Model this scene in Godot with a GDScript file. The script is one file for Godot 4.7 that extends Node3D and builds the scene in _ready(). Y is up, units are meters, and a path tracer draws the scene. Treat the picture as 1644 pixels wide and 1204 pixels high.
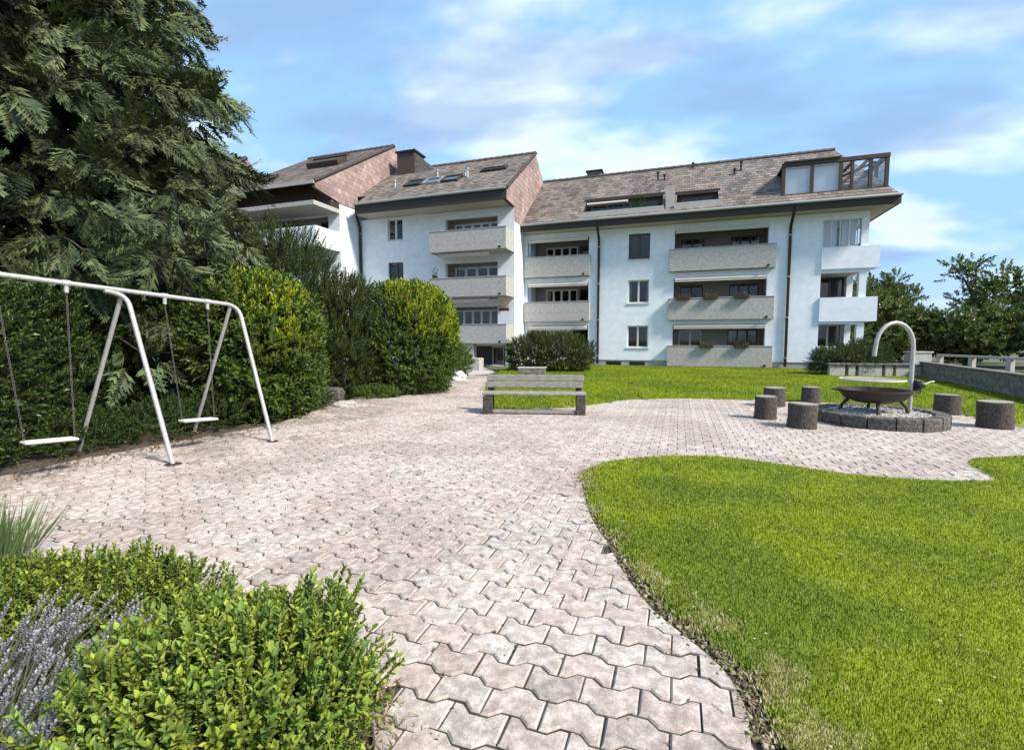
extends Node3D
# A courtyard of a stepped apartment building: paving, lawns, swing set, bench, fire pit.

const F := 770.0          # focal length in photo pixels
const EYE := 1.6
var pitch := atan(57.0 / 770.0)
var rng := RandomNumberGenerator.new()
var noise := FastNoiseLite.new()
var used := {}
var M := {}
var FA := atan(770.0 / 2207.0)     # the facades' turn
var FO: Vector3                    # facade origin on the ground

# ------------------------------------------------------------------ mesh builder
class MB:
	var v := PackedVector3Array()
	var n := PackedVector3Array()
	var c := PackedColorArray()
	func tri(a: Vector3, b: Vector3, d: Vector3, na: Vector3, nb: Vector3, nd: Vector3, col := Color.WHITE):
		if (b - a).cross(d - a).dot(na + nb + nd) > 0.0:
			v.append(a); v.append(d); v.append(b); n.append(na); n.append(nd); n.append(nb)
		else:
			v.append(a); v.append(b); v.append(d); n.append(na); n.append(nb); n.append(nd)
		c.append(col); c.append(col); c.append(col)
	func ftri(a: Vector3, b: Vector3, d: Vector3, col := Color.WHITE):   # flat, normal from its order
		var g := (b - a).cross(d - a).normalized()
		tri(a, b, d, g, g, g, col)
	func quad(a: Vector3, b: Vector3, d: Vector3, e: Vector3, nn: Vector3, col := Color.WHITE):
		tri(a, b, d, nn, nn, nn, col); tri(a, d, e, nn, nn, nn, col)
	func box(cen: Vector3, size: Vector3, B := Basis(), col := Color.WHITE):
		var h := size * 0.5
		for ax in 3:
			for s in [-1.0, 1.0]:
				var nn := Vector3.ZERO; nn[ax] = s
				var u := Vector3.ZERO; u[(ax + 1) % 3] = h[(ax + 1) % 3]
				var w := Vector3.ZERO; w[(ax + 2) % 3] = h[(ax + 2) % 3]
				var o := nn * h[ax]
				quad(cen + B * (o + u + w), cen + B * (o - u + w), cen + B * (o - u - w), cen + B * (o + u - w), B * nn, col)
	func cbox(cen: Vector3, size: Vector3, bev: float, B := Basis(), col := Color.WHITE):   # chamfered box
		var h := size * 0.5
		var i := h - Vector3(bev, bev, bev)
		for ax in 3:
			var x := (ax + 1) % 3
			var y := (ax + 2) % 3
			for s in [-1.0, 1.0]:
				var nn := Vector3.ZERO; nn[ax] = s
				var q := []
				for k in [[1, 1], [-1, 1], [-1, -1], [1, -1]]:
					var p := Vector3.ZERO; p[ax] = s * h[ax]; p[x] = k[0] * i[x]; p[y] = k[1] * i[y]
					q.append(cen + B * p)
				quad(q[0], q[1], q[2], q[3], B * nn, col)
			for s in [-1.0, 1.0]:
				for t in [-1.0, 1.0]:
					var q := []
					for k in [[0, 1], [0, -1], [1, -1], [1, 1]]:
						var p := Vector3.ZERO
						p[ax] = k[1] * i[ax]
						p[x] = s * (h[x] if k[0] == 0 else i[x])
						p[y] = t * (i[y] if k[0] == 0 else h[y])
						q.append(cen + B * p)
					var nn := Vector3.ZERO; nn[x] = s; nn[y] = t
					quad(q[0], q[1], q[2], q[3], (B * nn).normalized(), col)
		for sx in [-1.0, 1.0]:
			for sy in [-1.0, 1.0]:
				for sz in [-1.0, 1.0]:
					var sg := Vector3(sx, sy, sz)
					var nn := (B * sg).normalized()
					tri(cen + B * (sg * Vector3(h.x, i.y, i.z)), cen + B * (sg * Vector3(i.x, h.y, i.z)), cen + B * (sg * Vector3(i.x, i.y, h.z)), nn, nn, nn, col)
	func tube(path: Array, rad: Array, k := 8, col := Color.WHITE, cap := true):
		var rings := []
		var side := Vector3.ZERO
		for j in path.size():
			var t: Vector3 = (path[min(j + 1, path.size() - 1)] - path[max(j - 1, 0)]).normalized()
			if j == 0:
				side = t.cross(Vector3(0.31, 0.2, 0.93) if abs(t.z) < 0.8 else Vector3(0.93, 0.2, 0.31)).normalized()
			side = (side - t * side.dot(t)).normalized()
			var up := t.cross(side)
			var ring := []
			for q in k:
				var a := TAU * q / k
				ring.append(side * cos(a) + up * sin(a))
			rings.append(ring)
		for j in path.size() - 1:
			for q in k:
				var r := (q + 1) % k
				var a: Vector3 = rings[j][q]; var b: Vector3 = rings[j][r]; var d: Vector3 = rings[j + 1][r]; var e: Vector3 = rings[j + 1][q]
				var pa: Vector3 = path[j] + a * rad[j]; var pb: Vector3 = path[j] + b * rad[j]; var pd: Vector3 = path[j + 1] + d * rad[j + 1]; var pe: Vector3 = path[j + 1] + e * rad[j + 1]
				tri(pa, pb, pd, a, b, d, col); tri(pa, pd, pe, a, d, e, col)
		if cap:
			for e in [0, path.size() - 1]:
				var nn: Vector3 = (path[0] - path[1]).normalized() if e == 0 else (path[e] - path[e - 1]).normalized()
				for q in k:
					tri(path[e], path[e] + rings[e][q] * rad[e], path[e] + rings[e][(q + 1) % k] * rad[e], nn, nn, nn, col)
	func lathe(prof: Array, k: int, cen := Vector3.ZERO, col := Color.WHITE, wob := 0.0, sd := 0):
		var fn := FastNoiseLite.new(); fn.seed = sd; fn.frequency = 0.9
		var rows := []
		for p in prof:
			var row := []
			for q in k:
				var a := TAU * q / k
				var w: float = 1.0 + wob * fn.get_noise_3d(cos(a) * 3.0, p.y * 1.5, sin(a) * 3.0)
				row.append(cen + Vector3(cos(a) * p.x * w, p.y, sin(a) * p.x * w))
			rows.append(row)
		for j in prof.size() - 1:
			var dd: Vector2 = prof[j + 1] - prof[j]
			var nr := Vector2(dd.y, -dd.x).normalized()
			for q in k:
				var r := (q + 1) % k
				var a0 := TAU * q / k; var a1 := TAU * (q + 1) / k
				var n0 := Vector3(cos(a0) * nr.x, nr.y, sin(a0) * nr.x); var n1 := Vector3(cos(a1) * nr.x, nr.y, sin(a1) * nr.x)
				tri(rows[j][q], rows[j][r], rows[j + 1][r], n0, n1, n1, col)
				tri(rows[j][q], rows[j + 1][r], rows[j + 1][q], n0, n1, n0, col)
	func prism(poly: PackedVector2Array, X: Transform3D, depth: float, bev := 0.0, col := Color.WHITE, back := false):
		# poly in the X.basis.x / X.basis.y plane, front face at +z * 0, body behind it
		var cnt := poly.size()
		if cnt < 3: return
		var area := 0.0
		var cen := Vector2.ZERO
		for j in cnt:
			area += poly[j].cross(poly[(j + 1) % cnt]); cen += poly[j] / cnt
		var sg := 1.0 if area > 0.0 else -1.0
		var inner := PackedVector2Array()
		if bev > 0.0:
			for j in cnt:
				var a := poly[j] - poly[(j + cnt - 1) % cnt]; var b := poly[(j + 1) % cnt] - poly[j]
				var na := Vector2(-a.y, a.x).normalized() * sg; var nb := Vector2(-b.y, b.x).normalized() * sg
				inner.append(poly[j] + (na + nb) / max(0.6, 1.0 + na.dot(nb)) * bev)
		else:
			inner = poly
		var N := X.basis.z.normalized()
		var ix := Geometry2D.triangulate_polygon(inner)
		for t in range(0, ix.size(), 3):
			var p := [inner[ix[t]], inner[ix[t + 1]], inner[ix[t + 2]]]
			tri(X * Vector3(p[0].x, p[0].y, 0), X * Vector3(p[1].x, p[1].y, 0), X * Vector3(p[2].x, p[2].y, 0), N, N, N, col)
			if back:
				tri(X * Vector3(p[0].x, p[0].y, -depth), X * Vector3(p[1].x, p[1].y, -depth), X * Vector3(p[2].x, p[2].y, -depth), -N, -N, -N, col)
		for j in cnt:
			var k := (j + 1) % cnt
			var e := poly[k] - poly[j]
			var o2 := Vector2(e.y, -e.x).normalized() * sg
			var o := (X.basis * Vector3(o2.x, o2.y, 0)).normalized()
			if bev > 0.0:
				quad(X * Vector3(inner[j].x, inner[j].y, 0), X * Vector3(inner[k].x, inner[k].y, 0), X * Vector3(poly[k].x, poly[k].y, -bev), X * Vector3(poly[j].x, poly[j].y, -bev), (o + N).normalized(), col)
			quad(X * Vector3(poly[j].x, poly[j].y, -bev), X * Vector3(poly[k].x, poly[k].y, -bev), X * Vector3(poly[k].x, poly[k].y, -depth), X * Vector3(poly[j].x, poly[j].y, -depth), o, col)
	func mesh() -> ArrayMesh:
		var m := ArrayMesh.new()
		if v.is_empty(): return m
		var a := []
		a.resize(Mesh.ARRAY_MAX)
		a[Mesh.ARRAY_VERTEX] = v; a[Mesh.ARRAY_NORMAL] = n; a[Mesh.ARRAY_COLOR] = c
		m.add_surface_from_arrays(Mesh.PRIMITIVE_TRIANGLES, a)
		return m

# ------------------------------------------------------------------ naming
func numbered(called: String) -> String:
	var k: int = used.get(called, -1) + 1
	used[called] = k
	return called if k == 0 else "%s_%03d" % [called, k]
func tag(o: Node, label: String, category: String, group := "", kind := ""):
	if label: o.set_meta("label", label)
	if category: o.set_meta("category", category)
	if group: o.set_meta("group", group)
	if kind: o.set_meta("kind", kind)
func thing(called: String, label: String, category: String, at := Vector3.ZERO, turn := 0.0, group := "") -> Node3D:
	var o := Node3D.new()
	o.name = numbered(called)
	add_child(o)
	o.position = at; o.rotation.y = turn
	tag(o, label, category, group)
	return o
func obj(called: String, mb, mat: Material, parent: Node = self) -> MeshInstance3D:
	var o := MeshInstance3D.new()
	o.name = numbered(called) if parent == self else called
	o.mesh = mb.mesh() if mb is MB else mb
	o.material_override = mat
	parent.add_child(o, true)
	return o
func struct(called: String, mb, mat: Material) -> MeshInstance3D:
	var o := obj(called, mb, mat)
	o.set_meta("kind", "structure")
	return o

# ------------------------------------------------------------------ camera geometry
func ray(px: float, py: float) -> Vector3:
	var u := (px - 822.0) / F
	var w := (py - 602.0) / F
	return Vector3(u, -sin(pitch) - w * cos(pitch), -cos(pitch) + w * sin(pitch))
func gp(px: float, py: float, h := 0.0) -> Vector3:      # a pixel's point on the level h
	var d := ray(px, py)
	return Vector3(0, EYE, 0) + d * ((h - EYE) / d.y)
func g2(px: float, py: float) -> Vector2:
	var p := gp(px, py)
	return Vector2(p.x, p.z)

# ------------------------------------------------------------------ materials
func lin(r: float, g: float, b: float) -> Color:
	return Color(r, g, b).linear_to_srgb()
func tex(sd: int, freq: float, a: Color, b: Color, size := 256, oct := 4, sharp := 1.0, speck := 0.0, speck_col := Color.BLACK, gain := 0.5) -> ImageTexture:
	var f := FastNoiseLite.new()
	f.seed = sd; f.frequency = freq; f.fractal_octaves = oct; f.fractal_gain = gain; f.noise_type = FastNoiseLite.TYPE_SIMPLEX_SMOOTH
	var src := f.get_seamless_image(size, size)
	var im := Image.create(size, size, false, Image.FORMAT_RGB8)
	var r := RandomNumberGenerator.new(); r.seed = sd
	for y in size:
		for x in size:
			var t: float = clamp((src.get_pixel(x, y).r - 0.5) * sharp + 0.5, 0.0, 1.0)
			var col := a.lerp(b, t)
			if speck > 0.0 and r.randf() < speck:
				col = col.lerp(speck_col, r.randf_range(0.2, 0.9))
			im.set_pixel(x, y, col)
	return ImageTexture.create_from_image(im)
func gray(sd: int, freq: float, size := 256, oct := 4) -> ImageTexture:
	return tex(sd, freq, Color.BLACK, Color.WHITE, size, oct, 1.4)
func plain(col: Color, rough := 0.8, metal := 0.0) -> StandardMaterial3D:
	var m := StandardMaterial3D.new()
	m.albedo_color = col; m.roughness = rough; m.metallic = metal
	return m
func surf(t: Texture2D, per_m: float, rough := 0.85, bump: Texture2D = null, bump_cm := 0.0, world := true) -> StandardMaterial3D:
	var m := StandardMaterial3D.new()
	m.albedo_texture = t; m.roughness = rough
	m.uv1_triplanar = true; m.uv1_world_triplanar = world
	m.uv1_scale = Vector3(per_m, per_m, per_m)
	if bump:
		m.heightmap_enabled = true; m.heightmap_texture = bump; m.heightmap_scale = bump_cm
	return m
func leafy(back: Color, rough := 0.5) -> StandardMaterial3D:
	var m := StandardMaterial3D.new()
	m.vertex_color_use_as_albedo = true
	m.roughness = rough
	m.cull_mode = BaseMaterial3D.CULL_DISABLED
	m.backlight_enabled = true; m.backlight = back
	m.metallic_specular = 0.35
	return m

# ------------------------------------------------------------------ sky, sun, camera
func make_sky() -> PanoramaSkyMaterial:
	var w := 1536
	var h := 768
	var im := Image.create(w, h, false, Image.FORMAT_RGBAF)
	var f := FastNoiseLite.new(); f.seed = 3; f.frequency = 0.85; f.fractal_octaves = 6; f.fractal_gain = 0.55
	var f2 := FastNoiseLite.new(); f2.seed = 8; f2.frequency = 0.6; f2.fractal_octaves = 6; f2.fractal_gain = 0.55
	var low := Color(0.36, 0.50, 0.68)
	for y in h:
		var el := PI * (0.5 - (y + 0.5) / h)
		if el < 0.0:
			im.fill_rect(Rect2i(0, y, w, h - y), Color(0.45, 0.50, 0.48))
			break
		var sy := sin(el); var cy := cos(el)
		var base := Color(0.26, 0.46, 0.70).lerp(Color(0.19, 0.36, 0.63), smoothstep(0.10, 0.85, sy))
		base = base.lerp(low, 1.0 - smoothstep(0.0, 0.20, sy))
		for x in w:
			var az := TAU * ((x + 0.5) / w - 0.5) - 0.22
			var k := 1.0 / (sy + 0.22)
			var px := sin(az) * cy * k; var pz := -cos(az) * cy * k
			var a := f.get_noise_2d(px * 1.0 + 3.0, pz * 1.7)
			var b := f2.get_noise_2d(px * 1.1 - 8.0, pz * 2.6 + 4.0)
			var col := base
			col = col.lerp(Color(0.60, 0.70, 0.76), smoothstep(-0.12, 0.42, a) * 0.85)
			col = col.lerp(Color(0.21, 0.31, 0.50), smoothstep(-0.05, 0.40, b) * 0.66)
			im.set_pixel(x, y, col)
	var s := PanoramaSkyMaterial.new()
	s.panorama = ImageTexture.create_from_image(im)
	return s

func _ready():
	rng.seed = 4711
	noise.seed = 9; noise.frequency = 0.5; noise.fractal_octaves = 3
	var cam := Camera3D.new()
	cam.name = "camera"; cam.position = Vector3(0, EYE, 0); cam.rotation.x = -pitch
	cam.fov = rad_to_deg(2.0 * atan(602.0 / F)); cam.near = 0.05; cam.far = 900.0
	add_child(cam); cam.current = true
	var we := WorldEnvironment.new(); we.name = "world_environment"
	var env := Environment.new()
	env.background_mode = Environment.BG_SKY
	var sky := Sky.new(); sky.sky_material = make_sky(); env.sky = sky
	env.tonemap_mode = Environment.TONE_MAPPER_LINEAR
	env.tonemap_exposure = 1.65
	env.sdfgi_enabled = true; env.ssao_enabled = true; env.ssil_enabled = true
	we.environment = env
	add_child(we)
	var sun := DirectionalLight3D.new(); sun.name = "sun"
	sun.light_energy = 1.45; sun.light_color = Color(1.0, 0.96, 0.90); sun.light_angular_distance = 10.0; sun.shadow_enabled = true
	add_child(sun)
	sun.look_at_from_position(Vector3(0.85, 0.95, 0.59) * 50.0, Vector3.ZERO)
	FO = gp(1160, 590)
	make_materials()
	ground()
	paving()
	buildings()
	walls_right()
	swing_set()
	bench()
	fire_place()
	stools()
	small_things()
	plants()
	background_trees()
	grass()

func make_materials():
	M.plaster = surf(tex(1, 0.012, lin(0.70, 0.75, 0.825), lin(0.79, 0.83, 0.885), 512, 7, 1.8), 0.3, 0.9, gray(2, 0.12, 256), 0.15)
	M.plinth = surf(tex(3, 0.03, lin(0.30, 0.30, 0.30), lin(0.40, 0.40, 0.39), 256), 0.5, 0.9)
	M.concrete = surf(tex(4, 0.02, lin(0.32, 0.315, 0.305), lin(0.44, 0.43, 0.415), 512, 6, 1.8), 0.5, 0.9, gray(5, 0.1, 256), 0.2)
	M.old_concrete = surf(tex(6, 0.02, lin(0.10, 0.095, 0.085), lin(0.22, 0.21, 0.19), 512, 6, 2.1), 0.45, 0.92, gray(7, 0.08, 256), 0.5)
	M.slab = surf(tex(8, 0.03, lin(0.34, 0.33, 0.31), lin(0.45, 0.43, 0.41), 256), 0.5, 0.9)
	M.tile = StandardMaterial3D.new(); M.tile.vertex_color_use_as_albedo = true; M.tile.roughness = 0.85
	M.substrate = plain(lin(0.06, 0.045, 0.04), 0.9)
	M.fascia = plain(lin(0.035, 0.028, 0.024), 0.7)
	M.soffit = plain(lin(0.42, 0.38, 0.32), 0.8)
	M.dark_wood = surf(tex(11, 0.03, lin(0.03, 0.018, 0.012), lin(0.06, 0.035, 0.022), 256), 0.8, 0.6)
	M.frame_white = plain(lin(0.62, 0.62, 0.60), 0.5)
	M.frame_brown = plain(lin(0.07, 0.045, 0.03), 0.5)
	M.metal_dark = plain(lin(0.018, 0.018, 0.02), 0.4, 0.3)
	M.zinc = plain(lin(0.42, 0.42, 0.42), 0.4, 0.6)
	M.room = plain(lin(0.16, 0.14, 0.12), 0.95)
	M.niche = plain(lin(0.24, 0.215, 0.19), 0.9)  # darker than the wall plaster; the recess shade is put into this colour
	M.curtain = plain(lin(0.74, 0.76, 0.80), 0.95)
	M.awning = plain(lin(0.60, 0.56, 0.50), 0.9)
	M.glass = StandardMaterial3D.new()
	M.glass.albedo_color = Color(0.05, 0.06, 0.07, 0.3); M.glass.transparency = BaseMaterial3D.TRANSPARENCY_ALPHA; M.glass.roughness = 0.03
	M.clear_glass = M.glass.duplicate()
	M.clear_glass.albedo_color = Color(0.6, 0.65, 0.7, 0.10)
	M.galvanized = surf(tex(13, 0.05, lin(0.34, 0.34, 0.335), lin(0.52, 0.52, 0.505), 256, 5, 2.0, 0.03, lin(0.2, 0.16, 0.12)), 2.0, 0.45)
	M.galvanized.metallic = 0.25
	M.chain = plain(lin(0.16, 0.15, 0.14), 0.5, 0.6)
	M.seat = surf(tex(14, 0.05, lin(0.50, 0.49, 0.47), lin(0.66, 0.65, 0.62), 256), 3.0, 0.7)
	M.old_wood = surf(tex(15, 0.02, lin(0.16, 0.15, 0.135), lin(0.34, 0.325, 0.30), 512, 5, 1.8, 0.02, lin(0.08, 0.07, 0.06)), 1.6, 0.9, gray(16, 0.06, 256), 0.4)
	M.old_wood.uv1_scale = Vector3(0.5, 5.0, 4.0)
	M.old_wood_dark = surf(tex(17, 0.02, lin(0.035, 0.03, 0.026), lin(0.085, 0.078, 0.07), 256, 5, 1.8), 2.0, 0.9)
	M.bark = surf(tex(18, 0.03, lin(0.035, 0.03, 0.026), lin(0.12, 0.105, 0.09), 256, 5, 2.0), 2.2, 0.95, gray(19, 0.06, 256), 1.2)
	M.bark.uv1_scale = Vector3(5, 1.2, 5)
	M.cut_wood = surf(tex(20, 0.05, lin(0.20, 0.18, 0.15), lin(0.34, 0.31, 0.26), 256), 3.0, 0.9)
	M.iron = surf(tex(22, 0.05, lin(0.03, 0.022, 0.018), lin(0.09, 0.055, 0.04), 256, 5, 1.8), 2.5, 0.6)
	M.iron.metallic = 0.3
	M.stone = surf(tex(23, 0.03, lin(0.05, 0.046, 0.042), lin(0.14, 0.13, 0.118), 256, 5, 1.9), 1.5, 0.92, gray(24, 0.06, 256), 0.9)
	M.pale_stone = surf(tex(25, 0.03, lin(0.30, 0.29, 0.27), lin(0.46, 0.445, 0.42), 256, 5, 1.7), 1.5, 0.9, gray(26, 0.06, 256), 0.7)
	M.soil = surf(tex(27, 0.04, lin(0.035, 0.027, 0.02), lin(0.12, 0.095, 0.07), 512, 6, 1.8), 1.1, 0.98, gray(28, 0.08, 256), 1.5)
	M.joint = surf(tex(29, 0.04, lin(0.018, 0.017, 0.013), lin(0.06, 0.058, 0.04), 256, 5, 1.5), 1.5, 0.98)
	M.turf = surf(tex(30, 0.03, lin(0.10, 0.13, 0.02), lin(0.19, 0.22, 0.03), 512, 6, 1.8), 0.7, 0.95)
	M.earth = surf(tex(31, 0.02, lin(0.05, 0.06, 0.022), lin(0.11, 0.12, 0.045), 512, 6, 1.6), 0.25, 0.95)
	M.leaf = leafy(Color(0.55, 0.65, 0.2), 0.36)
	M.soft_leaf = leafy(Color(0.55, 0.65, 0.2), 0.62)
	M.needle = leafy(Color(0.25, 0.3, 0.12), 0.6)
	M.blade = leafy(Color(0.5, 0.6, 0.15), 0.6)

# ------------------------------------------------------------------ ground, paving, lawns
var PAV := PackedVector2Array()
var LAWN_NEAR := PackedVector2Array()
var LAWN_FAR := PackedVector2Array()
func px_list(a: Array) -> PackedVector2Array:
	var r := PackedVector2Array()
	for k in range(0, a.size(), 2): r.append(g2(a[k], a[k + 1]))
	return r
func smooth(p: PackedVector2Array, closed := false) -> PackedVector2Array:
	var r := PackedVector2Array()
	var c := p.size()
	for j in (c if closed else c - 1):
		var a := p[max(j - 1, 0)]; var b := p[j]; var d := p[(j + 1) % c]; var e := p[min(j + 2, c - 1)]
		for t in 4: r.append(b.cubic_interpolate(d, a, e, t / 4.0))
	r.append(p[c - 1])
	return r
func sheet(poly: PackedVector2Array, y: float, drop: float) -> MB:
	var mb := MB.new()
	mb.prism(poly, Transform3D(Basis(Vector3(1, 0, 0), Vector3(0, 0, 1), Vector3(0, 1, 0)), Vector3(0, y, 0)), drop)
	return mb

func ground():
	var g := MB.new()
	g.quad(Vector3(-400, -0.05, 400), Vector3(400, -0.05, 400), Vector3(400, -0.05, -400), Vector3(-400, -0.05, -400), Vector3.UP)
	struct("ground", g, M.earth)
	var near_edge := px_list([1206, 1204, 1196, 1140, 1160, 1080, 1110, 1035, 1050, 985, 1005, 930, 978, 880, 952, 840, 938, 800, 936, 775, 948, 758, 985, 746, 1040, 740, 1100, 737, 1170, 740, 1250, 751, 1360, 767, 1480, 777, 1570, 780, 1608, 775, 1585, 762, 1563, 745, 1600, 740, 1644, 738])
	var far_edge := px_list([1644, 690, 1590, 676, 1545, 667, 1480, 657, 1400, 651, 1310, 647, 1210, 644, 1100, 641, 1010, 643, 960, 650, 900, 656, 800, 657, 787, 648, 780, 630, 785, 612, 800, 600])
	var ne := smooth(near_edge)
	var fe := smooth(far_edge)
	PAV.append(Vector2(0.95, -0.4)); PAV.append_array(ne)
	PAV.append(Vector2(16, -7.6)); PAV.append(Vector2(16, -10.0))
	PAV.append_array(fe)
	PAV.append_array(px_list([770, 602, 735, 604, 705, 611, 640, 626, 560, 643, 520, 656, 440, 683, 330, 703, 250, 717, 130, 739, 0, 768, -180, 800]))
	PAV.append(Vector2(-6.4, -3.2)); PAV.append(Vector2(-5.0, -3.0))
	PAV.append_array(px_list([0, 890, 100, 905, 200, 935, 300, 965, 420, 990, 500, 1020, 560, 1070, 592, 1120, 600, 1204]))
	PAV.append(Vector2(-0.45, -0.4))
	LAWN_NEAR.append_array(ne)
	for p in [Vector2(16, -7.6), Vector2(16, 3), Vector2(1.6, 3), Vector2(1.2, -0.4)]: LAWN_NEAR.append(p)
	# a strip of bare soil is left between paving and turf along the near edge
	for j in range(0, 37):
		var t: float = clamp(1.0 - j / 37.0, 0.0, 1.0)
		LAWN_NEAR[j] += Vector2(0.03 + 0.12 * sqrt(t) + 0.035 * noise.get_noise_1d(j * 3.3), 0.0)
	LAWN_FAR.append_array(fe)
	for p in [Vector2(-0.6, -24), Vector2(0.5, -29.5), Vector2(6, -31.5), Vector2(13.5, -26.8), Vector2(18, -24), Vector2(17.9, -20.6), Vector2(14.2, -13), Vector2(13.4, -11.2)]: LAWN_FAR.append(p)
	struct("lawn", sheet(LAWN_NEAR, 0.03, 0.1), M.turf)
	struct("lawn", sheet(LAWN_FAR, 0.01, 0.08), M.turf)
	struct("flower_bed", sheet(PackedVector2Array([g2(-180, 800), Vector2(-6.4, -3.2), Vector2(-5, -3)]) if false else bed(), -0.01, 0.05), M.soil)
	var sb := MB.new()
	struct("planting_soil", sheet(hedge_bed(), -0.012, 0.05), M.soil)
	struct("edge_soil", sheet(edge_soil(ne), 0.006, 0.05), M.soil)
func bed() -> PackedVector2Array:
	var r := px_list([0, 880, 100, 895, 200, 925, 300, 955, 420, 980, 500, 1010, 570, 1060, 602, 1120, 612, 1204])
	r.append(Vector2(-0.43, -0.4)); r.append(Vector2(-5, -0.4)); r.append(Vector2(-5, -3.05))
	return r
func hedge_bed() -> PackedVector2Array:
	var r := px_list([770, 600, 735, 603, 705, 610, 640, 624, 560, 641, 520, 654, 440, 681, 330, 701, 250, 715, 130, 737, 0, 766, -180, 798])
	for p in [Vector2(-14, -3.0), Vector2(-18, -14), Vector2(-12, -24), Vector2(-3.4, -25)]: r.append(p)
	return r
func edge_soil(ne: PackedVector2Array) -> PackedVector2Array:
	var r := PackedVector2Array([Vector2(0.92, -0.4)])
	for j in 40: r.append(ne[j] + Vector2(-0.03, 0))
	for j in range(39, -1, -1): r.append(ne[j] + Vector2(0.32, 0))
	r.append(Vector2(1.4, -0.4))
	return r

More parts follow.
